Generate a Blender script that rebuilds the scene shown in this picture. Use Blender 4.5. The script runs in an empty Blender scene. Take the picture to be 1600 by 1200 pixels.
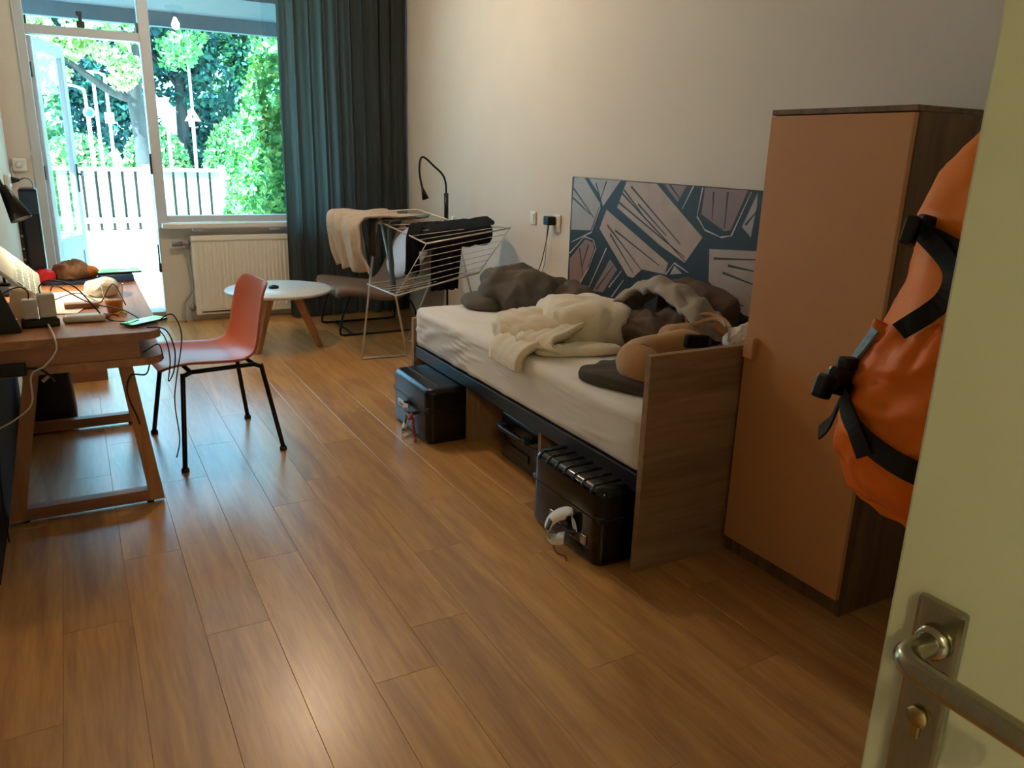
import bpy, bmesh, math, random
from mathutils import Vector, Matrix, noise
random.seed(7)
D = bpy.data
SC = bpy.context.scene
COL = SC.collection
PI = math.pi

# ------------------------------------------------------------------ camera, world, sun, exposure
CAM_H = 1.39
def set_camera():
    y, p, r = (math.radians(a) for a in (29.23, 16.5, -1.64))
    fw = Vector((math.sin(y)*math.cos(p), math.cos(y)*math.cos(p), -math.sin(p)))
    rt0 = Vector((math.cos(y), -math.sin(y), 0))
    dn0 = fw.cross(rt0)
    rt = rt0*math.cos(r) + dn0*math.sin(r)
    dn = -rt0*math.sin(r) + dn0*math.cos(r)
    cd = D.cameras.new('camera')
    cd.sensor_width = 36.0
    cd.lens = 1225.0/1600.0*36.0
    cd.clip_start = 0.02
    cd.clip_end = 400
    co = D.objects.new('camera', cd)
    COL.objects.link(co)
    m = Matrix((( rt.x, -dn.x, -fw.x, 0), (rt.y, -dn.y, -fw.y, 0), (rt.z, -dn.z, -fw.z, CAM_H), (0, 0, 0, 1)))
    co.matrix_world = m
    SC.camera = co
set_camera()

SKY_COL = (0.28, 0.66, 1.0, 1)
SKY_STR = 9.0
SUN_COL = (0.48, 0.84, 1.0)
SUN_STR = 38.0
LAMP_COL = (1.0, 0.72, 0.49, 1)
LAMP_STR = 735.0
HALL_COL = (1.0, 0.86, 0.40, 1)
HALL_STR = 680.0
w = D.worlds.new('sky_world')
SC.world = w
w.use_nodes = True
bgn = w.node_tree.nodes['Background']
bgn.inputs[0].default_value = SKY_COL
bgn.inputs[1].default_value = SKY_STR
sd = D.lights.new('sun', 'SUN')
sd.energy = SUN_STR
sd.color = SUN_COL
sd.angle = math.radians(0.6)
so = D.objects.new('sun', sd)
COL.objects.link(so)
so.location = (-6, 6, 12)
so.rotation_euler = Vector((-0.74, -0.20, 0.64)).to_track_quat('Z', 'Y').to_euler()
SC.view_settings.view_transform = 'Standard'
SC.view_settings.look = 'None'
SC.view_settings.gamma = 1.0
SC.view_settings.use_curve_mapping = False
SC.view_settings.exposure = 0.0

# a portal in the window wall: emits nothing itself, only guides sky sampling
pd = D.lights.new('window_portal', 'AREA')
pd.shape = 'RECTANGLE'
pd.size = 2.1
pd.size_y = 2.5
pd.cycles.is_portal = True
po = D.objects.new('window_portal', pd)
COL.objects.link(po)
po.location = (0.85, 6.95, 1.3)
po.rotation_euler = (-PI/2, 0, 0)

# ------------------------------------------------------------------ helpers
def lin(h):
    h = h.lstrip('#')
    out = []
    for i in (0, 2, 4):
        c = int(h[i:i+2], 16)/255.0
        out.append(c/12.92 if c <= 0.04045 else ((c+0.055)/1.055)**2.4)
    return (out[0], out[1], out[2], 1)

MATS = {}
def pm(name, col, rough=0.6, metal=0.0, var=0.08, scale=18.0, bump=0.0, bscale=60.0, stretch=None, spec=0.5,
       coat=0.0, sheen=0.0, trans=0.0, emit=0.0, ior=1.45, sub=0.0):
    """principled material, colour varied by object-space noise"""
    if name in MATS:
        return MATS[name]
    m = D.materials.new(name)
    m.use_nodes = True
    nt = m.node_tree
    b = nt.nodes['Principled BSDF']
    c = lin(col) if isinstance(col, str) else col
    tc = nt.nodes.new('ShaderNodeTexCoord')
    mp = nt.nodes.new('ShaderNodeMapping')
    nt.links.new(tc.outputs['Object'], mp.inputs[0])
    if stretch:
        mp.inputs['Scale'].default_value = stretch
    nz = nt.nodes.new('ShaderNodeTexNoise')
    nz.inputs['Scale'].default_value = scale
    nz.inputs['Detail'].default_value = 5
    nt.links.new(mp.outputs[0], nz.inputs['Vector'])
    mr = nt.nodes.new('ShaderNodeMapRange')
    mr.inputs['From Min'].default_value = 0.25
    mr.inputs['From Max'].default_value = 0.75
    mr.inputs['To Min'].default_value = 1-var
    mr.inputs['To Max'].default_value = 1+var
    nt.links.new(nz.outputs['Fac'], mr.inputs['Value'])
    mx = nt.nodes.new('ShaderNodeVectorMath')
    mx.operation = 'SCALE'
    mx.inputs[0].default_value = c[:3]
    nt.links.new(mr.outputs[0], mx.inputs['Scale'])
    nt.links.new(mx.outputs[0], b.inputs['Base Color'])
    b.inputs['Roughness'].default_value = rough
    b.inputs['Metallic'].default_value = metal
    b.inputs['Specular IOR Level'].default_value = spec
    b.inputs['IOR'].default_value = ior
    b.inputs['Coat Weight'].default_value = coat
    b.inputs['Sheen Weight'].default_value = sheen
    b.inputs['Transmission Weight'].default_value = trans
    if emit:
        b.inputs['Emission Color'].default_value = c
        b.inputs['Emission Strength'].default_value = emit
    if bump:
        n2 = nt.nodes.new('ShaderNodeTexNoise')
        n2.inputs['Scale'].default_value = bscale
        n2.inputs['Detail'].default_value = 4
        nt.links.new(mp.outputs[0], n2.inputs['Vector'])
        bp = nt.nodes.new('ShaderNodeBump')
        bp.inputs['Strength'].default_value = bump
        bp.inputs['Distance'].default_value = 0.01
        nt.links.new(n2.outputs['Fac'], bp.inputs['Height'])
        nt.links.new(bp.outputs[0], b.inputs['Normal'])
    MATS[name] = m
    return m

def emis(name, col, strength):
    m = D.materials.new(name)
    m.use_nodes = True
    nt = m.node_tree
    nt.nodes.clear()
    e = nt.nodes.new('ShaderNodeEmission')
    o = nt.nodes.new('ShaderNodeOutputMaterial')
    e.inputs[0].default_value = col
    e.inputs[1].default_value = strength
    nt.links.new(e.outputs[0], o.inputs[0])
    return m

def glass_mat(name, tint=(1, 1, 1, 1)):
    m = D.materials.new(name)
    m.use_nodes = True
    nt = m.node_tree
    nt.nodes.clear()
    t = nt.nodes.new('ShaderNodeBsdfTransparent')
    t.inputs[0].default_value = tint
    g = nt.nodes.new('ShaderNodeBsdfGlossy')
    g.inputs['Roughness'].default_value = 0.0
    lw = nt.nodes.new('ShaderNodeLayerWeight')
    lw.inputs[0].default_value = 0.5
    pw = nt.nodes.new('ShaderNodeMath'); pw.operation = 'POWER'; pw.inputs[1].default_value = 5.0
    fr = nt.nodes.new('ShaderNodeMath'); fr.operation = 'MULTIPLY_ADD'; fr.inputs[1].default_value = 0.96; fr.inputs[2].default_value = 0.04
    nt.links.new(lw.outputs['Facing'], pw.inputs[0])
    nt.links.new(pw.outputs[0], fr.inputs[0])
    mx = nt.nodes.new('ShaderNodeMixShader')
    o = nt.nodes.new('ShaderNodeOutputMaterial')
    nt.links.new(fr.outputs[0], mx.inputs[0])
    nt.links.new(t.outputs[0], mx.inputs[1])
    nt.links.new(g.outputs[0], mx.inputs[2])
    nt.links.new(mx.outputs[0], o.inputs[0])
    return m

ORG = {}
def tag(o, label=None, cat=None, group=None, kind=None):
    if label: o['label'] = label
    if cat: o['category'] = cat
    if group: o['group'] = group
    if kind: o['kind'] = kind
    return o

def thing(name, label, cat, loc, group=None, kind=None):
    o = D.objects.new(name, None)
    COL.objects.link(o)
    o.location = loc
    o.empty_display_size = 0.1
    ORG[o.name] = Vector(loc)
    return tag(o, label, cat, group, kind)

def obj(name, bm, mat, parent=None, smooth=False, angle=None):
    """bm in world coordinates -> one mesh object"""
    bmesh.ops.recalc_face_normals(bm, faces=bm.faces[:])
    if parent is not None:
        org = ORG[parent.name]
    else:
        xs = [v.co for v in bm.verts]
        org = Vector(((min(v.x for v in xs)+max(v.x for v in xs))/2, (min(v.y for v in xs)+max(v.y for v in xs))/2, min(v.z for v in xs)))
    bmesh.ops.translate(bm, verts=bm.verts[:], vec=-org)
    if smooth:
        for f in bm.faces: f.smooth = True
        if angle:
            for e in bm.edges:
                if len(e.link_faces) == 2 and e.calc_face_angle(0) > angle: e.smooth = False
    me = D.meshes.new(name)
    bm.to_mesh(me)
    bm.free()
    o = D.objects.new(name, me)
    COL.objects.link(o)
    for mm in (mat if isinstance(mat, (list, tuple)) else [mat]):
        me.materials.append(mm)
    if parent is not None:
        o.parent = parent
    else:
        o.location = org
    ORG[o.name] = org
    return o

def struct(name, bm, mat, parent=None, smooth=False):
    o = obj(name, bm, mat, parent, smooth)
    if parent is None: o['kind'] = 'structure'
    return o

def B(): return bmesh.new()

def box(bm, x0, x1, y0, y1, z0, z1, bev=0.0, seg=2, M=None, mi=0):
    r = bmesh.ops.create_cube(bm, size=1)
    vs = r['verts']
    c = Vector(((x0+x1)/2, (y0+y1)/2, (z0+z1)/2))
    s = Vector((abs(x1-x0), abs(y1-y0), abs(z1-z0)))
    for v in vs:
        v.co = Vector((v.co.x*s.x, v.co.y*s.y, v.co.z*s.z)) + c
    es = list({e for v in vs for e in v.link_edges})
    fs = list({f for v in vs for f in v.link_faces})
    for f in fs: f.material_index = mi
    if bev > 0:
        r2 = bmesh.ops.bevel(bm, geom=es, offset=min(bev, 0.49*min(s)), segments=seg, profile=0.5, affect='EDGES')
        vs = list({v for f in r2['faces'] for v in f.verts} | {v for v in vs if v.is_valid})
        for f in r2['faces']: f.material_index = mi
    if M is not None:
        bmesh.ops.transform(bm, matrix=M, verts=vs)
    return vs

def obox(bm, c, size, yaw=0.0, pitch=0.0, roll=0.0, bev=0.0, seg=2, mi=0):
    """box centred at c, turned"""
    M = Matrix.Translation(Vector(c)) @ Matrix.Rotation(yaw, 4, 'Z') @ Matrix.Rotation(pitch, 4, 'Y') @ Matrix.Rotation(roll, 4, 'X')
    sx, sy, sz = size
    return box(bm, -sx/2, sx/2, -sy/2, sy/2, -sz/2, sz/2, bev, seg, M, mi)

def smooth_pts(pts, n=6):
    P = [Vector(p) for p in pts]
    if len(P) < 3 or n <= 1: return P
    out = []
    for i in range(len(P)-1):
        p0 = P[max(i-1, 0)]; p1 = P[i]; p2 = P[i+1]; p3 = P[min(i+2, len(P)-1)]
        for k in range(n):
            t = k/n
            out.append(0.5*((2*p1)+(-p0+p2)*t+(2*p0-5*p1+4*p2-p3)*t*t+(-p0+3*p1-3*p2+p3)*t**3))
    out.append(P[-1])
    return out

def tube(bm, pts, r, seg=8, sm=1, caps=True, mi=0, radii=None):
    P = smooth_pts(pts, sm)
    n = len(P)
    if n < 2: return
    t0 = (P[1]-P[0]).normalized()
    a = Vector((0, 0, 1)) if abs(t0.z) < 0.9 else Vector((1, 0, 0))
    u = t0.cross(a).normalized()
    rings = []
    for i in range(n):
        t = ((P[min(i+1, n-1)]-P[max(i-1, 0)])).normalized()
        u = (u - t*u.dot(t))
        if u.length < 1e-6: u = t.orthogonal()
        u.normalize()
        v = t.cross(u)
        rr = r if radii is None else radii[0]+(radii[1]-radii[0])*i/(n-1)
        rings.append([bm.verts.new(P[i]+(u*math.cos(2*PI*k/seg)+v*math.sin(2*PI*k/seg))*rr) for k in range(seg)])
    for i in range(n-1):
        for k in range(seg):
            f = bm.faces.new((rings[i][k], rings[i][(k+1) % seg], rings[i+1][(k+1) % seg], rings[i+1][k]))
            f.smooth = True
            f.material_index = mi
    if caps:
        f = bm.faces.new(rings[0][::-1]); f.material_index = mi
        f = bm.faces.new(rings[-1]); f.material_index = mi

def lathe(bm, prof, c=(0, 0, 0), seg=24, M=None, mi=0):
    """prof: list of (r,z)"""
    rings = []
    allv = []
    for r, z in prof:
        if r < 1e-5:
            v = bm.verts.new((0, 0, z)); rings.append([v]); allv.append(v)
        else:
            ring = [bm.verts.new((r*math.cos(2*PI*k/seg), r*math.sin(2*PI*k/seg), z)) for k in range(seg)]
            rings.append(ring); allv += ring
    for a, b in zip(rings[:-1], rings[1:]):
        if len(a) == 1 and len(b) == 1: continue
        for k in range(seg):
            k2 = (k+1) % seg
            if len(a) == 1: f = bm.faces.new((a[0], b[k], b[k2]))
            elif len(b) == 1: f = bm.faces.new((a[k], a[k2], b[0]))
            else: f = bm.faces.new((a[k], a[k2], b[k2], b[k]))
            f.smooth = True
            f.material_index = mi
    T = Matrix.Translation(Vector(c)) @ (M if M is not None else Matrix())
    bmesh.ops.transform(bm, matrix=T, verts=allv)
    return allv

def cyl(bm, c, r, z0, z1, seg=24, bev=0.0):
    if bev > 0:
        lathe(bm, [(0, z0), (r-bev, z0), (r, z0+bev), (r, z1-bev), (r-bev, z1), (0, z1)], (c[0], c[1], 0), seg)
    else:
        lathe(bm, [(0, z0), (r, z0), (r, z1), (0, z1)], (c[0], c[1], 0), seg)

def prism(bm, poly, axis, a0, a1, mi=0):
    """extrude 2D polygon along axis: 'x' -> poly (y,z); 'y' -> (x,z); 'z' -> (x,y)"""
    def mk(p, a):
        return {'x': (a, p[0], p[1]), 'y': (p[0], a, p[1]), 'z': (p[0], p[1], a)}[axis]
    v0 = [bm.verts.new(mk(p, a0)) for p in poly]
    v1 = [bm.verts.new(mk(p, a1)) for p in poly]
    n = len(poly)
    fs = [bm.faces.new(v0[::-1]), bm.faces.new(v1)]
    for i in range(n):
        fs.append(bm.faces.new((v0[i], v0[(i+1) % n], v1[(i+1) % n], v1[i])))
    for f in fs: f.material_index = mi
    return v0+v1

def grid(bm, nu, nv, fn, thick=0.0, mi=0, closed=False):
    """surface fn(u,v)->Vector; with thick > 0 a closed shell is made along the normals"""
    V = [[bm.verts.new(fn(i/(nu-1), j/(nv-1))) for j in range(nv)] for i in range(nu)]
    F = []
    for i in range(nu-1):
        for j in range(nv-1):
            f = bm.faces.new((V[i][j], V[i+1][j], V[i+1][j+1], V[i][j+1]))
            f.smooth = True
            f.material_index = mi
            F.append(f)
    if thick:
        bm.normal_update()
        W = [[bm.verts.new(V[i][j].co - V[i][j].normal*thick) for j in range(nv)] for i in range(nu)]
        for i in range(nu-1):
            for j in range(nv-1):
                f = bm.faces.new((W[i][j], W[i][j+1], W[i+1][j+1], W[i+1][j])); f.smooth = True; f.material_index = mi
        ring = [(i, 0) for i in range(nu)] + [(nu-1, j) for j in range(1, nv)] + [(i, nv-1) for i in range(nu-2, -1, -1)] + [(0, j) for j in range(nv-2, 0, -1)]
        for a, b in zip(ring, ring[1:]+ring[:1]):
            f = bm.faces.new((V[a[0]][a[1]], W[a[0]][a[1]], W[b[0]][b[1]], V[b[0]][b[1]])); f.smooth = True; f.material_index = mi
    return V

def nz(p, s=1.0, seed=0.0):
    return noise.noise(Vector((p[0]*s+seed*7.13, p[1]*s-seed*3.7, p[2]*s+seed*1.9)))

def ridge(p, s, seed=0):
    return 1-2*abs(nz(p, s, seed))

def blob(bm, c, rad, yaw=0.0, sub=5, power=2.0, amp=0.03, fs=5.0, seed=1, folds=0.0, fdir=(1, 0.4, 0.2), ff=30, floor=None, fine=0.0, pitch=0.0, crease=0.0, cs=4.0):
    """cloth lump: super-ellipsoid with creases"""
    r = bmesh.ops.create_icosphere(bm, subdivisions=sub, radius=1)
    M = Matrix.Translation(Vector(c)) @ Matrix.Rotation(yaw, 4, 'Z') @ Matrix.Rotation(pitch, 4, 'Y')
    fd = Vector(fdir).normalized()
    for v in r['verts']:
        d = v.co.normalized()
        k = (abs(d.x)**power+abs(d.y)**power+abs(d.z)**power)**(-1/power)
        p = Vector((d.x*rad[0], d.y*rad[1], d.z*rad[2]))*k
        n = Vector((d.x/rad[0], d.y/rad[1], d.z/rad[2])).normalized()
        h = amp*ridge(p, fs, seed) + amp*0.5*nz(p, fs*2.1, seed+3)
        if folds:
            h += folds*math.sin(p.dot(fd)*ff + 3.0*nz(p, fs*0.8, seed+5))
        if fine:
            h += fine*ridge(p, fs*4, seed+9)
        if crease:
            wv = Vector((nz(p, cs*0.6, seed+11), nz(p, cs*0.6, seed+13), nz(p, cs*0.6, seed+17)))*0.12
            q = p+wv
            q2 = Vector((q.x*cs*1.6, q.y*cs*0.7, q.z*cs))
            q3 = Vector((q.x*cs*1.1, q.y*cs*2.2, q.z*cs*1.5))
            h -= crease*(max(0, 1-abs(nz(q2, 1, seed+21))*2.0)**2-0.35) + crease*0.6*(max(0, 1-abs(nz(q3, 1.3, seed+23))*2.0)**2-0.35)
        p = p+n*h
        v.co = M @ p
        if floor is not None and v.co.z < floor:
            v.co.z = floor
    for v in r['verts']:
        for f in v.link_faces: f.smooth = True
    return r['verts']

def ribbon(bm, pts, width, wdir, thick=0.002, sm=5, mi=0):
    """flat strap along pts, wdir = width direction (Vector or list per point)"""
    P = smooth_pts(pts, sm)
    n = len(P)
    wd = Vector(wdir).normalized()
    rows = []
    for i in range(n):
        t = (P[min(i+1, n-1)]-P[max(i-1, 0)]).normalized()
        wv = (wd - t*wd.dot(t)).normalized()
        nn = t.cross(wv).normalized()
        a, b = P[i]+wv*width/2, P[i]-wv*width/2
        rows.append([bm.verts.new(a+nn*thick/2), bm.verts.new(b+nn*thick/2), bm.verts.new(b-nn*thick/2), bm.verts.new(a-nn*thick/2)])
    for i in range(n-1):
        for k in range(4):
            f = bm.faces.new((rows[i][k], rows[i][(k+1) % 4], rows[i+1][(k+1) % 4], rows[i+1][k])); f.material_index = mi
            f.smooth = k in (0, 2)
    bm.faces.new(rows[0][::-1]).material_index = mi
    bm.faces.new(rows[-1]).material_index = mi

def leaves(bm, n, fn, size, seed=1, up=0.3):
    """n small leaf quads at points fn(rng)"""
    rng = random.Random(seed)
    for i in range(n):
        p = fn(rng)
        s = size*rng.uniform(0.6, 1.3)
        d = Vector((rng.gauss(0, 1), rng.gauss(0, 1), rng.gauss(0, 1)+up)).normalized()
        u = d.orthogonal().normalized()
        u = Matrix.Rotation(rng.uniform(0, 2*PI), 3, d) @ u
        v = d.cross(u)
        q = [bm.verts.new(p+u*s), bm.verts.new(p+v*s*0.55+d*s*0.15), bm.verts.new(p-u*s*0.8), bm.verts.new(p-v*s*0.55+d*s*0.15)]
        f = bm.faces.new(q)
        f.material_index = 0 if rng.random() < 0.6 else 1

# ------------------------------------------------------------------ materials
M_wall = pm('painted_plaster', '#dbd3c7', 0.85, var=0.025, scale=4, bump=0.12, bscale=180)
M_ceil = pm('ceiling_paint', '#eae6de', 0.9, var=0.02)
M_white = pm('white_lacquer', '#e4e2de', 0.35, var=0.03, scale=6)
M_framew = pm('frame_white_hazed', '#c8ccd2', 0.4, var=0.04, scale=5)  # white frame, bluish tint puts the window's glare veil into the colour
M_glass = glass_mat('window_glass', (0.93, 0.98, 0.97, 1))
M_black = pm('black_plastic', '#101114', 0.35, var=0.15)
M_blackm = pm('black_metal', '#0c0c0e', 0.4, var=0.15, spec=0.4)
M_steel = pm('brushed_steel', '#a39d8a', 0.22, metal=1.0, var=0.08, scale=40, stretch=(1, 30, 1))
M_steel2 = pm('galvanised_wire', '#c4c2be', 0.35, metal=0.8, var=0.06)
M_white_pl = pm('white_plastic', '#e6e3da', 0.35, var=0.03)
M_curtain = pm('curtain_fabric', '#313b3d', 0.9, var=0.12, scale=60, bump=0.2, bscale=300, sheen=0.15)

def add_translucent(m, col, fac):
    nt = m.node_tree
    out = [n for n in nt.nodes if n.type == 'OUTPUT_MATERIAL'][0]
    b = nt.nodes['Principled BSDF']
    t = nt.nodes.new('ShaderNodeBsdfTranslucent'); t.inputs[0].default_value = col
    mx = nt.nodes.new('ShaderNodeMixShader'); mx.inputs[0].default_value = fac
    nt.links.new(b.outputs[0], mx.inputs[1]); nt.links.new(t.outputs[0], mx.inputs[2]); nt.links.new(mx.outputs[0], out.inputs[0])
add_translucent(M_curtain, (0.20, 0.24, 0.22, 1), 0.22)

def wood(name, c1, c2, rough=0.45, axis='y', grain=1.0, bump=0.06, rnd=0.25, coat=0.0):
    m = D.materials.new(name)
    m.use_nodes = True
    nt = m.node_tree
    b = nt.nodes['Principled BSDF']
    tc = nt.nodes.new('ShaderNodeTexCoord')
    oi = nt.nodes.new('ShaderNodeObjectInfo')
    add = nt.nodes.new('ShaderNodeVectorMath'); add.operation = 'ADD'
    sc = nt.nodes.new('ShaderNodeVectorMath'); sc.operation = 'SCALE'
    comb = nt.nodes.new('ShaderNodeCombineXYZ')
    for i in range(3): nt.links.new(oi.outputs['Random'], comb.inputs[i])
    nt.links.new(comb.outputs[0], sc.inputs[0]); sc.inputs['Scale'].default_value = 37.0
    nt.links.new(tc.outputs['Object'], add.inputs[0]); nt.links.new(sc.outputs[0], add.inputs[1])
    mp = nt.nodes.new('ShaderNodeMapping')
    s = {'x': (1.2, 14, 14), 'y': (14, 1.2, 14), 'z': (14, 14, 1.2)}[axis]
    mp.inputs['Scale'].default_value = tuple(k*grain for k in s)
    nt.links.new(add.outputs[0], mp.inputs[0])
    n1 = nt.nodes.new('ShaderNodeTexNoise'); n1.inputs['Scale'].default_value = 1.0; n1.inputs['Detail'].default_value = 8; n1.inputs['Distortion'].default_value = 0.9
    nt.links.new(mp.outputs[0], n1.inputs['Vector'])
    n2 = nt.nodes.new('ShaderNodeTexNoise'); n2.inputs['Scale'].default_value = 7.0; n2.inputs['Detail'].default_value = 6
    nt.links.new(mp.outputs[0], n2.inputs['Vector'])
    mixn = nt.nodes.new('ShaderNodeMath'); mixn.operation = 'MULTIPLY_ADD'
    nt.links.new(n2.outputs['Fac'], mixn.inputs[0]); mixn.inputs[1].default_value = 0.35
    nt.links.new(n1.outputs['Fac'], mixn.inputs[2])
    cr = nt.nodes.new('ShaderNodeValToRGB')
    cr.color_ramp.elements[0].position = 0.42; cr.color_ramp.elements[0].color = lin(c2)
    cr.color_ramp.elements[1].position = 0.85; cr.color_ramp.elements[1].color = lin(c1)
    nt.links.new(mixn.outputs[0], cr.inputs[0])
    mr = nt.nodes.new('ShaderNodeMapRange')
    mr.inputs['To Min'].default_value = 1-rnd; mr.inputs['To Max'].default_value = 1+rnd*0.6
    nt.links.new(oi.outputs['Random'], mr.inputs['Value'])
    ms = nt.nodes.new('ShaderNodeVectorMath'); ms.operation = 'SCALE'
    nt.links.new(cr.outputs[0], ms.inputs[0]); nt.links.new(mr.outputs[0], ms.inputs['Scale'])
    nt.links.new(ms.outputs[0], b.inputs['Base Color'])
    b.inputs['Roughness'].default_value = rough
    b.inputs['Coat Weight'].default_value = coat
    b.inputs['Coat Roughness'].default_value = 0.25
    bp = nt.nodes.new('ShaderNodeBump'); bp.inputs['Strength'].default_value = bump; bp.inputs['Distance'].default_value = 0.004
    nt.links.new(mixn.outputs[0], bp.inputs['Height']); nt.links.new(bp.outputs[0], b.inputs['Normal'])
    return m

M_plank = wood('floor_planks', '#d8a360', '#aa7648', rough=0.32, axis='y', rnd=0.12, bump=0.08, coat=0.35)
M_oak = wood('desk_oak', '#b5825c', '#935f3f', rough=0.45, axis='y', rnd=0.05)
M_oakx = wood('desk_oak_cross', '#b07c58', '#8d5c3e', rough=0.45, axis='x', rnd=0.05)
M_oakz = wood('oak_upright', '#bd8558', '#98633d', rough=0.45, axis='z', rnd=0.05)
M_bedwood = wood('bed_board_oak', '#a98a66', '#7d5e42', rough=0.55, axis='x', rnd=0.05)
M_bedwoody = wood('bed_divider_oak', '#a98a66', '#7d5e42', rough=0.55, axis='z', rnd=0.05)

# ------------------------------------------------------------------ structure
XL, XR, YF, YW, ZC = -0.345, 2.60, -0.50, 6.75, 2.65

# floor: slab and planks
bm = B(); box(bm, XL-0.1, XR+0.1, YF-2.2, YW+0.12, -0.12, -0.006)
floor = struct('floor', bm, pm('subfloor', '#6b4c33', 0.9))
PW, PL = 0.184, 1.22
plank_mesh = {}
def plank(x0, x1, y0, y1):
    key = (round(x1-x0, 3), round(y1-y0, 3))
    if key not in plank_mesh:
        b = B()
        g = 0.0002
        wx, wy = (x1-x0)/2-g, (y1-y0)/2-g
        e = 0.0009
        top = [b.verts.new((sx*(wx-e), sy*(wy-e), 0)) for sx, sy in ((-1, -1), (1, -1), (1, 1), (-1, 1))]
        mid = [b.verts.new((sx*wx, sy*wy, -0.0008)) for sx, sy in ((-1, -1), (1, -1), (1, 1), (-1, 1))]
        bot = [b.verts.new((sx*wx, sy*wy, -0.008)) for sx, sy in ((-1, -1), (1, -1), (1, 1), (-1, 1))]
        b.faces.new(top)
        for k in range(4):
            b.faces.new((mid[k], mid[(k+1) % 4], top[(k+1) % 4], top[k]))
            b.faces.new((bot[k], bot[(k+1) % 4], mid[(k+1) % 4], mid[k]))
        me = D.meshes.new('plank'); b.to_mesh(me); b.free()
        me.materials.append(M_plank)
        plank_mesh[key] = me
    o = D.objects.new('plank', plank_mesh[key])
    COL.objects.link(o)
    o.parent = floor
    o.location = Vector(((x0+x1)/2, (y0+y1)/2, 0)) - ORG[floor.name]
rp = random.Random(3)
x = XL
ci = 0
offs = [0.0, 0.42, 0.81, 0.23, 0.62, 1.02]
while x < XR-0.01:
    x1 = min(x+PW, XR)
    y = YF - PL + offs[ci % 6]
    while y < YW:
        a, b_ = max(y, YF), min(y+PL, YW)
        if b_-a > 0.02: plank(x, x1, a, b_)
        y += PL
    x = x1
    ci += 1

bm = B(); box(bm, XL-0.1, XL, YF-0.1, YW+0.15, 0, ZC)
struct('wall_left', bm, M_wall)
bm = B(); box(bm, XR, XR+0.1, YF-0.1, YW+0.15, 0, ZC)
struct('wall_right', bm, M_wall)
bm = B(); box(bm, XL-0.1, XR+0.1, YF-0.1, YW+0.15, ZC, ZC+0.1)
struct('ceiling', bm, M_ceil)
# entrance wall with the doorway the camera looks through
bm = B(); box(bm, XL, -0.30, YF-0.1, YF, 0, ZC); box(bm, 0.62, XR, YF-0.1, YF, 0, ZC); box(bm, -0.30, 0.62, YF-0.1, YF, 2.13, ZC)
struct('wall_entrance', bm, M_wall)
# boxed-in corner behind the entrance door
bm = B(); box(bm, 1.52, XR-0.001, YF+0.001, 0.93, 0, ZC-0.001)
struct('wall_partition', bm, M_wall)
# hallway behind the camera
bm = B()
box(bm, -0.9, -0.8, -2.6, YF-0.1, 0, 2.5); box(bm, 1.0, 1.1, -2.6, YF-0.1, 0, 2.5); box(bm, -0.9, 1.1, -2.7, -2.6, 0, 2.5); box(bm, -0.9, 1.1, -2.7, YF-0.1, 2.5, 2.6)
box(bm, -0.9, 1.1, -2.7, YF-0.11, -0.12, -0.001)
struct('wall_hallway', bm, M_wall)

# window wall
bm = B()
box(bm, XL, -0.20, YW, YW+0.14, 0, ZC)                 # pier
box(bm, 0.58, XR, YW, YW+0.10, 0, 0.735)               # parapet below the window
box(bm, 1.90, XR, YW, YW+0.14, 0.735, ZC)
box(bm, -0.20, 1.90, YW, YW+0.14, 2.56, ZC)
struct('wall_window', bm, M_wall)
bm = B(); box(bm, -0.2, 0.58, YW-0.005, YW+0.16, -0.01, 0.085, 0.006)
struct('trim_threshold', bm, pm('stone_threshold', '#8d8f92', 0.5))

# fixed window with mullions (structure)
win = thing('window_1', None, None, (1.5, YW, 0.78), kind='structure')
bm = B(); box(bm, 0.58, 0.655, YW-0.012, YW+0.10, 0.735, 2.56, 0.006); struct('mullion', bm, M_framew, win)
bm = B(); box(bm, 0.655, 1.90, YW+0.01, YW+0.09, 0.785, 0.835, 0.005); struct('bottom_rail', bm, M_framew, win)
bm = B(); box(bm, 1.84, 1.90, YW, YW+0.10, 0.785, 2.56, 0.005); struct('jamb', bm, M_framew, win)
bm = B(); box(bm, 0.655, 1.90, YW, YW+0.10, 2.50, 2.56, 0.005); struct('top_rail', bm, M_framew, win)
bm = B(); box(bm, 0.65, 1.85, YW+0.045, YW+0.051, 0.83, 2.505); struct('pane', bm, M_glass, win)
bm = B(); box(bm, 0.605, 2.5, YW-0.105, YW+0.012, 0.745, 0.785, 0.008); struct('sill', bm, M_white, win)
for bx in (0.86, 1.46):
    bm = B(); box(bm, bx-0.035, bx+0.035, YW-0.09, YW, 0.722, 0.744, 0.004); struct('sill_bracket', bm, M_framew, win)
# frame around the garden door and the light above it
win2 = thing('window_2', None, None, (0.2, YW, 2.1), kind='structure')
bm = B(); box(bm, -0.20, -0.135, YW-0.012, YW+0.10, 0.085, 2.56, 0.006); struct('jamb', bm, M_framew, win2)
bm = B(); box(bm, -0.135, 0.58, YW-0.012, YW+0.10, 2.082, 2.142, 0.006); struct('transom', bm, M_framew, win2)
bm = B(); box(bm, -0.135, 0.58, YW, YW+0.10, 2.50, 2.56, 0.005); struct('top_rail', bm, M_framew, win2)
bm = B(); box(bm, -0.14, 0.585, YW+0.045, YW+0.051, 2.13, 2.51); struct('pane', bm, M_glass, win2)
lt = B(); box(lt, 0.185, 0.235, YW-0.03, YW-0.01, 2.142, 2.185, 0.005); box(lt, 0.198, 0.222, YW-0.045, YW-0.02, 2.18, 2.225, 0.005); box(lt, 0.185, 0.225, YW-0.05, YW-0.03, 2.215, 2.245, 0.006)
struct('latch', lt, pm('dark_zinc', '#3b4448', 0.4, metal=0.6), win2)
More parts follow.
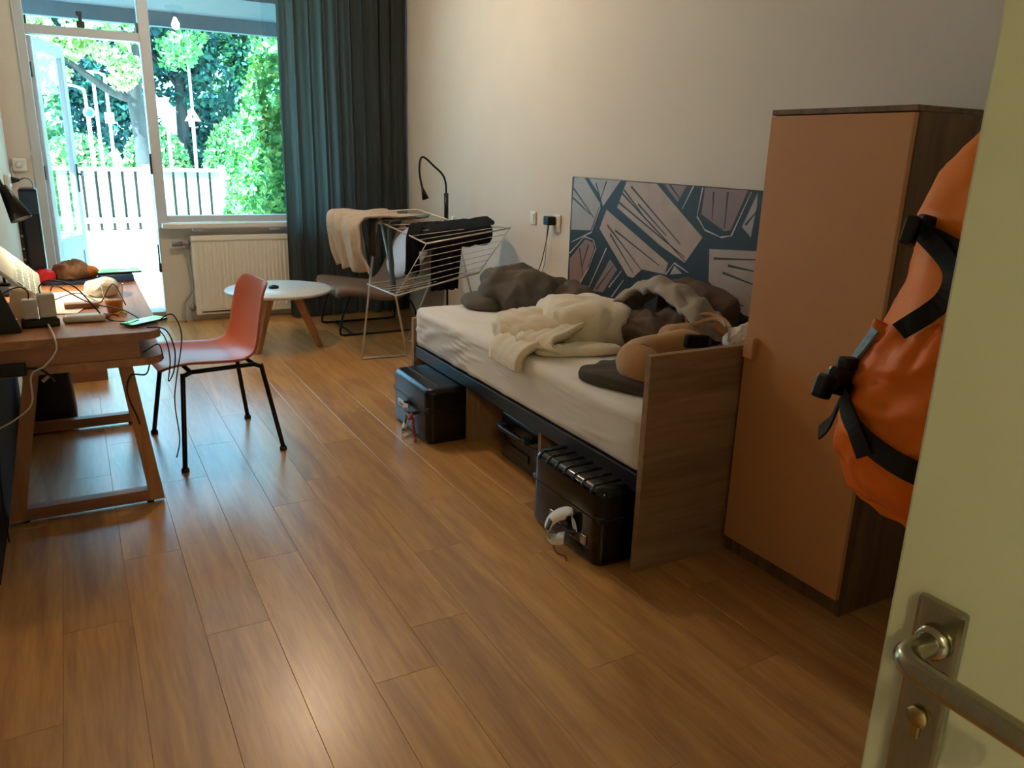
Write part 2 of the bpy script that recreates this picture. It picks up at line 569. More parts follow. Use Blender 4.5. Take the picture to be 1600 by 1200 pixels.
bm = B(); box(bm, -0.133, -0.12, YW+0.02, YW+0.07, 2.145, 2.20, 0.002); struct('hinge', bm, MATS['dark_zinc'], win2)
bm = B(); box(bm, 0.563, 0.578, YW+0.0, YW+0.05, 2.145, 2.21, 0.002); struct('hinge', bm, MATS['dark_zinc'], win2)

# garden door, standing open to the outside
HX, HY, ANG, LW = -0.130, YW+0.07, math.radians(73), 0.69
dr = thing('door_1', None, None, (HX, HY, 0.1), kind='structure')
def leafM(bmx):
    bmesh.ops.transform(bmx, matrix=Matrix.Translation((HX, HY, 0)) @ Matrix.Rotation(ANG, 4, 'Z'), verts=bmx.verts[:])
    return bmx
def lbox(name, x0, x1, z0, z1, y0=-0.022, y1=0.022, m=None, bev=0.005):
    b = B(); box(b, x0, x1, y0, y1, z0, z1, bev); leafM(b)
    return struct(name, b, m or M_framew, dr)
lbox('stile', 0, 0.085, 0.1, 2.075)
lbox('stile', LW-0.085, LW, 0.1, 2.075)
lbox('top_rail', 0.085, LW-0.085, 1.985, 2.075)
lbox('mid_rail', 0.085, LW-0.085, 0.52, 0.65)
lbox('kick_panel', 0.085, LW-0.085, 0.20, 0.52, -0.012, 0.012)
lbox('bottom_rail', 0.085, LW-0.085, 0.1, 0.20)
lbox('pane', 0.082, LW-0.082, 0.648, 1.99, -0.003, 0.003, M_glass, 0)
for z in (0.35, 1.15, 1.85):
    b = B(); lathe(b, [(0, z-0.05), (0.012, z-0.05), (0.012, z+0.05), (0, z+0.05)], (HX-0.006, HY-0.03, 0), 12); struct('hinge', b, MATS['dark_zinc'], dr)
b = B(); box(b, LW-0.06, LW-0.03, -0.03, -0.02, 0.98, 1.2, 0.003); tube(b, [(LW-0.045, -0.028, 1.12), (LW-0.045, -0.07, 1.12), (LW-0.14, -0.075, 1.12)], 0.008, 8, 3); leafM(b)
hd = struct('handle', b, MATS['dark_zinc'], dr)
# strike and door stop on the mullion
b = B(); box(b, 0.566, 0.58, YW-0.02, YW+0.01, 1.15, 1.30, 0.003); struct('strike_plate', b, MATS['dark_zinc'], win2)
b = B(); tube(b, [(0.565, YW-0.03, 0.62), (0.565, YW-0.035, 0.47)], 0.006, 8); obox(b, (0.567, YW-0.03, 0.44), (0.02, 0.03, 0.07), bev=0.005)
struct('door_stay', b, MATS['dark_zinc'], win2)

# ------------------------------------------------------------------ outside
M_pave = pm('paving', '#cfc9bf', 0.8, var=0.12, scale=2.0, bump=0.2, bscale=20)
M_soil = pm('road_verge', '#c9c7b6', 0.9, var=0.15, scale=0.6)
bm = B(); box(bm, -30, 45, YW+0.16, 120, -0.4, -0.075)
struct('ground_outside', bm, M_soil)
# terrace slabs
terr = thing('terrace', None, None, (1.0, 9.5, -0.05), kind='structure')
slab_mesh = None
rs = random.Random(5)
for i in range(11):
    for j in range(12):
        x0 = -2.4+i*0.5; y0 = YW+0.17+j*0.5
        if slab_mesh is None:
            b = B(); box(b, -0.246, 0.246, -0.246, 0.246, -0.05, 0, 0.004, 1)
            slab_mesh = D.meshes.new('paving_slab'); b.to_mesh(slab_mesh); b.free(); slab_mesh.materials.append(M_pave)
        o = D.objects.new('paving_slab', slab_mesh); COL.objects.link(o); o.parent = terr
        o.location = Vector((x0+0.25, y0+0.25, -0.035+rs.uniform(-0.003, 0.003))) - Vector((1.0, 9.5, -0.05))
# balcony slab over the terrace
bm = B(); box(bm, -1.5, 4.2, YW+0.14, 8.0, 2.46, 2.72); box(bm, -1.5, 4.2, 7.92, 8.02, 2.345, 2.75)
struct('trim_balcony', bm, pm('balcony_soffit', '#6f7880', 0.8))
bm = B(); box(bm, -1.5, XL-0.1, YW, YW+0.14, -0.1, 2.72); box(bm, XR+0.1, 4.2, YW, YW+0.14, -0.1, 2.72)
box(bm, -1.5, 4.2, YW-0.1, YW+0.14, 2.76, 5.5)
struct('wall_facade', bm, pm('facade_brick', '#8a6f60', 0.9))

# garden fence of upright boards
fx0, fx1, fy = -1.6, 2.0, 12.4
fen = thing('garden_fence', 'pale weathered board fence closing off the terrace, upright boards with narrow gaps', 'fence', (0.5, fy, -0.05))
M_fen = wood('fence_wood', '#d9d2c4', '#a39a8a', rough=0.8, axis='z', rnd=0.15)
bw = 0.163
M_gapshade = wood('gap_shade', '#6b645c', '#4a443e', rough=0.9, axis='z', rnd=0.1)
k = 0
xx = fx0
rf = random.Random(9)
while xx < fx1:
    bm = B(); box(bm, xx+0.017, xx+bw-0.017, fy-0.012, fy+0.012, 0.20+rf.uniform(-0.01, 0.01), 1.0, 0.003, 1)
    obj('board', bm, M_fen, fen)
    bm = B(); box(bm, xx-0.035, xx+0.035, fy+0.062, fy+0.08, 0.18, 0.98); obj('gap_shade_strip', bm, M_gapshade, fen)  # dark strip added behind each gap, its dark tone stands for shadow
    xx += bw
M_fenx = wood('fence_rail_wood', '#d4cdbf', '#9c9384', rough=0.8, axis='x', rnd=0.1)
for z0, z1, yy in ((0.985, 1.035, 0.04), (0.28, 0.36, 0.035), (-0.03, 0.16, 0.018)):
    bm = B(); box(bm, fx0, fx1, fy+0.013 if z0 < 0.9 else fy-0.04, fy+0.06, z0, z1, 0.004, 1)
    obj('rail' if z0 > 0 else 'gravel_board', bm, M_fenx, fen)
for px_ in (fx0, 0.985, fx1):
    bm = B(); box(bm, px_-0.05, px_+0.05, fy-0.055, fy+0.055 if px_ != 0.985 else fy-0.015, -0.08, 1.08, 0.005, 1)
    obj('post', bm, M_fen, fen)

M_leafA = pm('leaf_green', '#5f9a55', 0.6, var=0.3, scale=3)
M_leafB = pm('leaf_light', '#9cc26a', 0.6, var=0.3, scale=3)
M_leafC = pm('leaf_dark', '#2f6650', 0.7, var=0.3, scale=2)
M_leafD = pm('leaf_yellow', '#d6d79a', 0.6, var=0.2, scale=2)
M_leafE = pm('leaf_deep', '#1f4c4a', 0.7, var=0.3, scale=2)
M_bark = pm('bark', '#4a4642', 0.9, var=0.3, scale=6, bump=0.5, bscale=20, stretch=(1, 1, 0.3))

def tree(name, label, loc, h, crown, n, size, mats, trunk_r, group='trees across the road', seed=1, low=0.15, lean=0.0, branches=6):
    t = thing(name, label, 'tree', loc, group)
    rng = random.Random(seed)
    b = B()
    X, Y, Z = loc
    top = Vector((X+lean, Y, Z+h*0.75))
    tube(b, [(X, Y, Z-0.1), (X+lean*0.2, Y, Z+h*0.25), (X+lean*0.6, Y, Z+h*0.5), top], trunk_r, 10, 4, radii=(trunk_r*1.15, trunk_r*0.35))
    for i in range(branches):
        a = rng.uniform(0, 2*PI); z = Z+h*rng.uniform(0.3, 0.65); r = crown*rng.uniform(0.5, 0.9)
        s = Vector((X+lean*0.5, Y, z)); e = s+Vector((math.cos(a)*r, math.sin(a)*r, h*0.18))
        tube(b, [s, (s+e)/2+Vector((0, 0, h*0.03)), e], trunk_r*0.25, 6, 3, radii=(trunk_r*0.35, trunk_r*0.08))
    obj('trunk', b, M_bark, t)
    cl = [(Vector((X+lean+max(-0.85, min(0.85, rng.gauss(0, 0.5)))*crown, Y+max(-0.8, min(0.8, rng.gauss(0, 0.4)))*crown, Z+h*rng.uniform(low, 0.97))), crown*rng.uniform(0.28, 0.45)) for _ in range(30)]
    def fn(r):
        c, rad = cl[r.randrange(len(cl))]
        d = Vector((r.gauss(0, 1), r.gauss(0, 1), r.gauss(0, 1))).normalized()
        return c+d*rad*r.uniform(0.7, 1.0)
    b = B(); leaves(b, n, fn, size, seed)
    f = obj('foliage', b, list(mats), t); f['kind'] = 'stuff'
    return t

# wide row of background trees
TL = [(-7.0, 60, 14, 'outermost deep green tree of the wood beyond the garden door leaf'),
      (-2.0, 49, 12, 'deep blue-green tree at the back, behind the garden door pane'),
      (2.4, 62, 14, 'dark tree of the wood behind the two thin lamp posts'),
      (6.0, 49, 12, 'dark tree of the wood just behind the big leaning trunk'),
      (10.8, 60, 14, 'green tree of the wood behind the triangular warning sign'),
      (14.2, 49, 12, 'bright green tree of the wood above the ivy hedge'),
      (19.8, 60, 14, 'green tree of the wood far beyond the ivy hedge')]
for i, (X, Y, h, lb) in enumerate(TL):
    mats = (M_leafE, M_leafC) if i in (1, 2, 3) else (M_leafC, M_leafA)
    tree('woodland_tree', lb, (X, Y, -0.1), h, 3.4, 7500, 0.26, mats, 0.35, seed=20+i, low=0.06)
# lower shrubs under the wood
for i, (X, Y, hh) in enumerate([(-3.2, 44.5, 2.2), (0.6, 43.5, 1.8), (4.1, 44.5, 2.3), (7.6, 43.0, 2.8), (11.0, 42, 3.3), (14.6, 43, 3.6)]):
    t = thing('roadside_shrub', ['low pale shrub below the wood behind the garden door leaf', 'low pale shrub at the foot of the lamp posts', 'low pale shrub left of the big leaning trunk', 'leafy shrub just right of the window mullion',
              'tall leafy shrub behind the triangular sign', 'tall leafy shrub beside the top of the ivy hedge'][i], 'shrub', (X, Y, -0.1), 'shrubs across the road')
    b = B()
    def fn(r, X=X, Y=Y, hh=hh):
        d = Vector((r.gauss(0, 1), r.gauss(0, 1), abs(r.gauss(0, 1)))).normalized()
        return Vector((X, Y, -0.1))+Vector((d.x*1.6, d.y*0.7, d.z*hh))*r.uniform(0.6, 1)
    leaves(b, 2200, fn, 0.18, 50+i)
    f = obj('foliage', b, [M_leafA, M_leafD] if i < 3 else [M_leafA, M_leafB], t); f['kind'] = 'stuff'
    b = B(); tube(b, [(X, Y, -0.1), (X+0.1, Y, hh*0.6)], 0.08, 6); obj('stem', b, M_bark, t)

# big tree with a leaning trunk close to the road
bt = thing('street_tree', 'large tree with thick leaning trunk and pale sunlit leaves beyond the fence', 'tree', (1.95, 24, -0.1))
b = B()
tube(b, [(2.02, 24, -0.2), (1.95, 24, 0.95), (1.90, 24, 1.75), (1.82, 24, 2.6), (1.9, 24, 4.5), (2.2, 24, 7.5)], 0.4, 14, 6, radii=(0.30, 0.12))
obj('trunk', b, M_bark, bt)
b = B(); tube(b, [(1.82, 24, 2.45), (1.5, 23.9, 2.52), (1.2, 23.9, 2.64), (0.75, 23.8, 2.95), (0.40, 23.8, 3.22), (-0.4, 23.7, 3.7)], 0.1, 8, 5, radii=(0.15, 0.04)); obj('branch', b, M_bark, bt)
b = B(); tube(b, [(2.4, 24, 4.4), (3.4, 23.9, 5.0), (4.6, 23.8, 5.3), (6.2, 23.6, 5.2)], 0.1, 8, 5, radii=(0.2, 0.05)); obj('branch', b, M_bark, bt)
cl = []
rb = random.Random(77)
for _ in range(24): cl.append((Vector((rb.uniform(-0.8, 2.2), 23.7+rb.uniform(-0.8, 0.8), rb.uniform(3.45, 5.6))), rb.uniform(0.3, 0.5)))
for _ in range(6): cl.append((Vector((rb.uniform(1.1, 2.0), 23.3, rb.uniform(2.75, 3.5))), rb.uniform(0.22, 0.36)))
cl.append((Vector((0.15, 23.7, 2.95)), 0.28))
def fnb(r):
    c, rad = cl[r.randrange(len(cl))]
    d = Vector((r.gauss(0, 1), r.gauss(0, 1), r.gauss(0, 1))).normalized()
    return c+d*rad*r.uniform(0.5, 1.0)
b = B(); leaves(b, 6500, fnb, 0.10, 78); f = obj('foliage', b, [M_leafD, M_leafB], bt); f['kind'] = 'stuff'
cl2 = [(Vector((rb.uniform(2.5, 7.5), 23.5+rb.uniform(-0.8, 0.8), rb.uniform(3.3, 5.6))), rb.uniform(0.4, 0.75)) for _ in range(26)]
def fnb2(r):
    c, rad = cl2[r.randrange(len(cl2))]
    d = Vector((r.gauss(0, 1), r.gauss(0, 1), r.gauss(0, 1))).normalized()
    return c+d*rad*r.uniform(0.5, 1.0)
b = B(); leaves(b, 5200, fnb2, 0.11, 79); f = obj('foliage', b, [M_leafA, M_leafB], bt); f['kind'] = 'stuff'

# ivy hedge at the side of the terrace
hg = thing('ivy_hedge', 'tall ivy-covered hedge growing beside the board fence', 'hedge', (2.5, 10.5, -0.05))
def hedge_top(y): return 2.2-0.22*(y-8.2)+0.10*math.sin(y*3.1)
def hx(y): return 1.66+0.085*(y-8.2)+0.06*math.sin(y*2.7)
def fnh(r):
    q = r.random()
    if q < 0.55:
        y = r.uniform(8.2, 12.2); zt = hedge_top(y)
        z = r.uniform(-0.05, zt); x = hx(y)+0.16*nz((0, y, z), 2.2, 3)+r.uniform(0, 0.10)
        if z > zt-0.3: x += (z-zt+0.3)*0.6
    elif q < 0.75:
        y = r.uniform(8.2, 12.2); z = hedge_top(y)+r.gauss(0, 0.07); x = hx(y)+r.uniform(0.1, 1.2)
    else:
        x = 1.68+r.uniform(0, 1.3)**1.0; z = r.uniform(-0.05, hedge_top(8.2)); y = 8.15+0.12*nz((x, 3, z), 2.5, 5)+r.uniform(0, 0.1)
    return Vector((x, y, z))
b = B(); leaves(b, 13000, fnh, 0.05, 5, up=0.2); f = obj('foliage', b, [M_leafA, M_leafB], hg); f['kind'] = 'stuff'
b = B()
def hcore(u, v):
    y = 8.3+3.8*u; zt = hedge_top(y)-0.10
    a = v*PI
    return Vector((hx(y)+0.14+0.60*(1-math.cos(a)), y, -0.08+(zt+0.08)*math.sin(a)**0.35))
V_ = grid(b, 22, 14, hcore); b.faces.new(V_[0]); b.faces.new(V_[-1][::-1])
obj('hedge_core', b, M_leafA, hg)
# feathery plant by the fence
pl = thing('fern_plant', 'small feathery plant growing in front of the fence boards', 'plant', (1.45, 11.6, -0.05))
for i in range(12):
    a = -2.6+i*0.45
    b = B(); e = Vector((1.45+math.cos(a)*0.35, 11.6+math.sin(a)*0.2, 0.32+0.1*math.sin(i*2.3)))
    ribbon(b, [(1.45, 11.6, -0.05), ((1.45+e.x)/2, (11.6+e.y)/2, 0.28), e], 0.05, (0.3, 1, 0), 0.003, 3)
    obj('frond', b, M_leafB, pl)

# lamp posts and road signs
M_post = pm('galvanised_post', '#d4d8d8', 0.5, metal=0.2)
M_sred = pm('sign_red', '#d8665e', 0.5)
M_swhite = pm('sign_white', '#f2f2ee', 0.5)
M_sblue = pm('sign_blue', '#3a86c8', 0.5)
def lamppost(name, label, x, y, h, arm, ax):
    t = thing(name, label, 'lamp post', (x, y, -0.08), 'street lamps across the road')
    b = B(); tube(b, [(x, y, -0.1), (x, y, h-0.4), (x+ax*0.25, y, h-0.05), (x+ax, y, h+0.05)], 0.05, 8, 5, radii=(0.06, 0.035)); obj('pole', b, M_post, t)
    b = B(); obox(b, (x+ax*1.1, y, h+0.03), (0.35, 0.16, 0.07), bev=0.02); obj('lamp_head', b, M_post, t)
    return t
lamppost('street_lamp', 'short curved street lamp beside the round sign', 0.88, 32, 3.1, 1, -0.5)
lamppost('street_lamp', 'straight tall street lamp between the two sign posts', 1.20, 32.5, 3.6, 1, -0.1)
lamppost('street_lamp', 'curved street lamp crossing the low branch', 1.60, 33, 3.65, 1, -0.35)
lamppost('street_lamp', 'tall street lamp right behind the triangular warning sign', 5.08, 38, 4.9, 1, -0.85)
def sign(label, x, y, z, kind):
    t = thing('road_sign', label, 'road sign', (x, y, -0.08), 'road signs beyond the fence')
    b = B(); tube(b, [(x, y, -0.1), (x, y, z+0.1)], 0.03 if kind != 'tri' else 0.05, 8); obj('post', b, M_post, t)
    ry = y-0.08
    if kind == 'round':
        b = B(); lathe(b, [(0, 0), (0.17, 0), (0.17, 0.02), (0, 0.02)], (x, ry, z), 24, Matrix.Rotation(PI/2, 4, 'X')); p = obj('sign_plate', b, M_swhite, t)
        b = B(); lathe(b, [(0, 0), (0.12, 0), (0.12, 0.01), (0, 0.01)], (x, ry-0.021, z), 24, Matrix.Rotation(PI/2, 4, 'X')); obj('symbol', b, M_sblue, p)
    elif kind == 'rect':
        b = B(); box(b, x-0.14, x+0.14, ry-0.02, ry, z-0.18, z+0.16, 0.01); p = obj('sign_plate', b, M_swhite, t)
        b = B(); lathe(b, [(0, 0), (0.085, 0), (0.085, 0.01), (0, 0.01)], (x, ry-0.021, z), 20, Matrix.Rotation(PI/2, 4, 'X')); obj('symbol', b, M_sred, p)
    else:
        b = B(); prism(b, [(x-0.27, z-0.22), (x+0.27, z-0.22), (x, z+0.26)], 'y', ry-0.02, ry); p = obj('sign_plate', b, M_sred, t)
        b = B(); prism(b, [(x-0.17, z-0.16), (x+0.17, z-0.16), (x, z+0.14)], 'y', ry-0.03, ry-0.02); obj('sign_face', b, M_swhite, p)
        b = B(); box(b, x-0.025, x+0.025, ry-0.036, ry-0.03, z-0.13, z-0.02); box(b, x-0.016, x+0.016, ry-0.036, ry-0.03, z-0.01, z+0.03); obj('symbol', b, M_black, p)
sign('round blue and white road sign on a thin post', 0.877, 30, 2.22, 'round')
sign('small rectangular road sign with a red disc on a post', 1.455, 30, 2.09, 'rect')
sign('red triangular warning sign on a pale post', 4.0, 30, 2.3, 'tri')
b = B(); tube(b, [(2.99, 28, -0.1), (2.99, 28, 1.9)], 0.05, 8); lathe(b, [(0.055, 1.9), (0.04, 1.97), (0, 1.99)], (2.99, 28, 0), 8)
tag(obj('bollard_post', b, M_post), 'thin pale post standing alone between mullion and triangular sign', 'post')

# ------------------------------------------------------------------ entrance door (open, at the camera's side)
DX, DY0, DY1 = 0.585, -0.47, 0.362
ed = thing('door_2', None, None, (DX, DY0, 0), kind='structure')
M_edoor = pm('door_lacquer', '#c9c8ae', 0.45, var=0.03, scale=3)
b = B(); box(b, DX, DX+0.042, DY0, DY1, 0.008, 2.11, 0.003, 2); struct('door_leaf', b, M_edoor, ed)
b = B(); box(b, DX-0.009, DX, 0.293, 0.335, 0.865, 1.052, 0.005, 2); pt = struct('handle_plate', b, M_steel, ed)
b = B()
HZ = 1.017
tube(b, [(DX-0.006, 0.314, HZ), (DX-0.030, 0.314, HZ), (DX-0.046, 0.312, HZ), (DX-0.055, 0.300, HZ), (DX-0.057, 0.282, HZ), (DX-0.057, 0.24, HZ-0.001), (DX-0.056, 0.185, HZ-0.003)], 0.0102, 20, 10)
lathe(b, [(0.0, 0), (0.0145, 0), (0.0145, 0.006), (0.011, 0.009), (0.0, 0.009)], (DX-0.008, 0.314, HZ), 20, Matrix.Rotation(-PI/2, 4, 'Y'))
hdl = struct('lever', b, M_steel, ed, True)
b = B(); lathe(b, [(0, 0), (0.009, 0), (0.009, 0.004), (0, 0.004)], (DX-0.009, 0.314, 0.945), 16, Matrix.Rotation(-PI/2, 4, 'Y')); box(b, DX-0.0125, DX-0.009, 0.310, 0.318, 0.925, 0.945, 0.001)
struct('keyhole', b, pm('brass_cylinder', '#a5945f', 0.35, metal=1), ed)
b = B(); box(b, DX+0.012, DX+0.03, DY1-0.001, DY1+0.002, 0.9, 1.1, 0.001); struct('latch_plate', b, M_steel, ed)

# ------------------------------------------------------------------ lamps
def ceiling_lamp(label, x, y, zc, name='ceiling_lamp', mat=None):
    t = thing(name, label, 'lamp', (x, y, zc))
    b = B(); lathe(b, [(0, zc), (0.085, zc), (0.085, zc-0.02), (0.05, zc-0.035), (0, zc-0.035)], (x, y, 0), 24); obj('canopy', b, M_blackm, t)
    b = B(); lathe(b, [(0, zc-0.03), (0.024, zc-0.03), (0.024, zc-0.10), (0, zc-0.10)], (x, y, 0), 16); obj('socket', b, M_blackm, t)
    b = B(); lathe(b, [(0.012, zc-0.10), (0.016, zc-0.115), (0.034, zc-0.15), (0.037, zc-0.17), (0.030, zc-0.195), (0.014, zc-0.208), (0, zc-0.21)], (x, y, 0), 14); obj('bulb', b, mat, t)
M_bulb = emis('bulb_glow', LAMP_COL, LAMP_STR)
M_bulbh = emis('hall_bulb_glow', HALL_COL, HALL_STR)
ceiling_lamp('black ceiling lamp with a bare glowing bulb above the middle of the room', 1.10, 4.72, ZC, mat=M_bulb)
ceiling_lamp('bare bulb lamp on the hallway ceiling', -0.35, -1.25, 2.5, mat=M_bulbh)

# ------------------------------------------------------------------ radiator
rad = thing('radiator', 'cream panel radiator with vertical ribs under the window sill', 'radiator', (1.18, 6.68, 0.05))
M_rad = pm('radiator_enamel', '#f0eade', 0.4, var=0.02)
b = B(); box(b, 0.80, 1.555, 6.655, 6.735, 0.055, 0.685, 0.008); obj('panel', b, M_rad, rad)
nf = 22
for i in range(nf):
    xx = 0.835+(1.52-0.835)*i/(nf-1)
    b = B(); box(b, xx-0.0095, xx+0.0095, 6.645, 6.657, 0.10, 0.64, 0.005, 2); obj('rib', b, M_rad, rad)
b = B(); box(b, 0.798, 1.557, 6.642, 6.66, 0.648, 0.687, 0.004); obj('top_cap', b, M_rad, rad)
b = B(); box(b, 0.84, 1.15, 6.648, 6.656, 0.075, 0.083); obj('vent_slot', b, M_black, rad)
M_pipe = pm('grey_pipe', '#a3a19e', 0.45, metal=0.2)
b = B(); tube(b, [(0.775, 6.69, 0.61), (0.785, 6.69, 0.45), (0.792, 6.69, 0.30), (0.778, 6.69, 0.24), (0.725, 6.69, 0.17), (0.712, 6.69, 0.12), (0.71, 6.69, 0.0)], 0.0085, 10, 5); obj('pipe', b, M_pipe, rad)
b = B(); tube(b, [(0.775, 6.69, 0.12), (0.775, 6.69, 0.0)], 0.0085, 10); obj('pipe', b, M_pipe, rad)
M_valve = pm('valve_grey', '#8a8785', 0.4, metal=0.3)
b = B(); tube(b, [(0.66, 6.68, 0.625), (0.735, 6.68, 0.625)], 0.020, 14); tube(b, [(0.735, 6.685, 0.625), (0.80, 6.69, 0.628)], 0.014, 12); tube(b, [(0.775, 6.69, 0.66), (0.775, 6.69, 0.585)], 0.016, 12); obj('thermostat_valve', b, M_valve, rad)
b = B(); tube(b, [(0.775, 6.69, 0.085), (0.775, 6.69, 0.145)], 0.015, 10); tube(b, [(0.752, 6.67, 0.115), (0.80, 6.70, 0.115)], 0.012, 10); obj('return_valve', b, M_valve, rad)

# ------------------------------------------------------------------ curtain
def curt(u, v):
    z = 0.015+2.60*v
    x = 1.515+1.065*u
    k = u*2*PI*9.5
    a = 0.038*(0.6+0.4*math.sin(u*9+1))*(1-0.15*v)
    y = 6.53+a*math.sin(k+0.8*math.sin(u*23))+0.012*math.sin(k*2.3+v*2)+0.03*nz((x*2, 0, z*0.4), 1.5, 4)
    x += 0.012*math.sin(k*1.0+1.2)+0.015*nz((x, 1, z*0.5), 2, 8)*(1-v)
    if u < 0.02: x -= 0.0
    return Vector((x, y, z))
b = B(); grid(b, 260, 14, curt)
cu = tag(obj('curtain', b, M_curtain, smooth=True), 'dark slate floor-length curtain hanging in pleats beside the window', 'curtain')
b = B(); box(b, 0.55, 2.59, 6.50, 6.56, 2.62, 2.649, 0.003)
tag(obj('curtain_rail', b, M_white), 'white curtain rail fixed to the ceiling at the window', 'curtain rail')

# ------------------------------------------------------------------ desk
dk = thing('desk', 'two-tier oak desk with slanted frame legs against the near-left wall', 'desk', (-0.05, 3.8, 0))
def rounded_rect(x0, x1, y0, y1, r, which=('br', 'tr', 'tl', 'bl'), n=8):
    pts = []
    for key, cx, cy, a0 in (('bl', x0, y0, PI), ('br', x1, y0, 1.5*PI), ('tr', x1, y1, 0), ('tl', x0, y1, 0.5*PI)):
        if key in which:
            ox = cx + (r if 'l' in key else -r); oy = cy + (r if 'b' in key else -r)
            for i in range(n+1):
                a = a0+PI/2*i/n
                pts.append((ox+r*math.cos(a), oy+r*math.sin(a)))
        else:
            pts.append((cx, cy))
    return pts
b = B(); prism(b, rounded_rect(-0.338, 0.245, 3.10, 4.52, 0.07, ('br', 'tr')), 'z', 0.69, 0.72); obj('desktop', b, M_oak, dk)
b = B(); prism(b, rounded_rect(-0.338, 0.245, 3.10, 4.52, 0.07, ('br', 'tr')), 'z', 0.595, 0.623); obj('lower_shelf', b, M_oak, dk)
b = B(); box(b, -0.335, 0.165, 3.115, 3.135, 0.623, 0.69, 0.001); obj('end_panel', b, M_oakx, dk)
b = B(); box(b, -0.335, 0.165, 4.485, 4.505, 0.623, 0.69, 0.001); obj('end_panel', b, M_oakx, dk)
for fy_ in (3.20, 4.24):
    y0, y1 = fy_, fy_+0.05
    b = B(); prism(b, [(-0.333, 0.012), (-0.280, 0.012), (-0.165, 0.595), (-0.212, 0.595)], 'y', y0, y1); obj('leg', b, M_oakz, dk)
    b = B(); prism(b, [(0.202, 0.012), (0.149, 0.012), (0.090, 0.595), (0.137, 0.595)], 'y', y0, y1); obj('leg', b, M_oakz, dk)
    b = B(); box(b, -0.29, 0.16, y0+0.001, y1-0.001, 0.012, 0.058, 0.001); obj('foot_bar', b, M_oakx, dk)
    for fx_ in (-0.28, 0.15):
        b = B(); cyl(b, (fx_, fy_+0.025), 0.014, 0, 0.014, 12); obj('foot_pad', b, M_black, dk)

# dark sheet added in place of the shaded wall beside and under the desk
b = B(); box(b, XL+0.002, XL+0.010, 2.75, 4.6, 0.0, 0.58, 0.001)
tag(obj('wall_shade_sheet', b, pm('wall_shade_dark', '#17181b', 0.7)), 'near-black sheet standing in for the shaded wall under the desk', 'board')

# ------------------------------------------------------------------ shell chair
ch = thing('shell_chair', 'terracotta plastic shell chair with black steel legs at the desk', 'chair', (0.50, 3.80, 0))
M_terra = pm('terracotta_plastic', '#bb5f42', 0.36, var=0.03, scale=5)
fwd = Vector((-0.99, -0.12, 0)).normalized(); side = Vector((-fwd.y, fwd.x, 0))   # side: chair's left hand
if side.y < 0: side = -side
C0 = Vector((0.50, 3.79, 0))
def CH(u, v, z): return C0+fwd*u+side*v+Vector((0, 0, z))
prof = [(0.265, 0.432), (0.24, 0.443), (0.17, 0.446), (0.06, 0.436), (-0.05, 0.430), (-0.105, 0.436), (-0.155, 0.465), (-0.182, 0.53), (-0.20, 0.62), (-0.218, 0.70), (-0.234, 0.765), (-0.24, 0.788)]
PP = smooth_pts([(p[0], 0, p[1]) for p in prof], 4)
def half_w(s):
    w_ = 0.225-0.035*max(0.0, min(1, (s-0.40)/0.45))
    if s < 0.16: w_ *= 0.72+0.28*math.sqrt(max(0, 1-((0.16-s)/0.16)**2))
    if s > 0.80: w_ *= 0.50+0.50*math.sqrt(max(0, 1-((s-0.80)/0.20)**2))
    return w_
def shell(u, v):
    i = u*(len(PP)-1); a = int(min(i, len(PP)-2)); t = i-a
    p = PP[a].lerp(PP[a+1], t)
    tg = (PP[a+1]-PP[a]).normalized()
    nrm = Vector((-tg.z, 0, tg.x)); nrm = -nrm if nrm.z < 0 else nrm
    if nrm.z < 0.2 and nrm.x < 0: nrm = -nrm
    vv = 2*v-1
    w_ = half_w(u)
    cup = 0.032*abs(vv)**2.6*min(1, 0.3+u*3)*min(1, (1-u)*6+0.1)
    q = p + Vector((abs(nrm.x), 0, abs(nrm.z)))*cup
    return CH(q.x, vv*w_, q.z)
b = B(); grid(b, 46, 25, shell, thick=0.010); obj('seat_shell', b, M_terra, ch, smooth=True)
feet = {('f', -1): (0.313, 3.479), ('f', 1): (0.240, 4.05), ('b', -1): (0.760, 3.571), ('b', 1): (0.697, 4.10)}
def legtop(fb, s): return CH(0.14 if fb == 'f' else -0.14, s*0.185, 0.418)
for (fb, s), (fx_, fy_) in feet.items():
    tp = legtop(fb, s)
    el = CH(0.178 if fb == 'f' else -0.168, s*0.20, 0.408)
    ft = Vector((fx_, fy_, 0.016))
    b = B(); tube(b, [tp, tp.lerp(el, 0.7), el, el.lerp(ft, 0.06), ft], 0.0105, 12, 4); l = obj('leg', b, M_blackm, ch)
    b = B(); lathe(b, [(0, 0), (0.017, 0), (0.017, 0.012), (0.012, 0.02), (0, 0.02)], (fx_, fy_, 0), 14); obj('glide', b, M_black, l)
for s in (-1, 1):
    b = B(); tube(b, [legtop('f', s), legtop('b', s)], 0.0105, 12); obj('seat_bar', b, M_blackm, ch)
for fb in ('f', 'b'):
    b = B(); tube(b, [legtop(fb, -1), legtop(fb, 1)], 0.0095, 12); obj('cross_bar', b, M_blackm, ch)

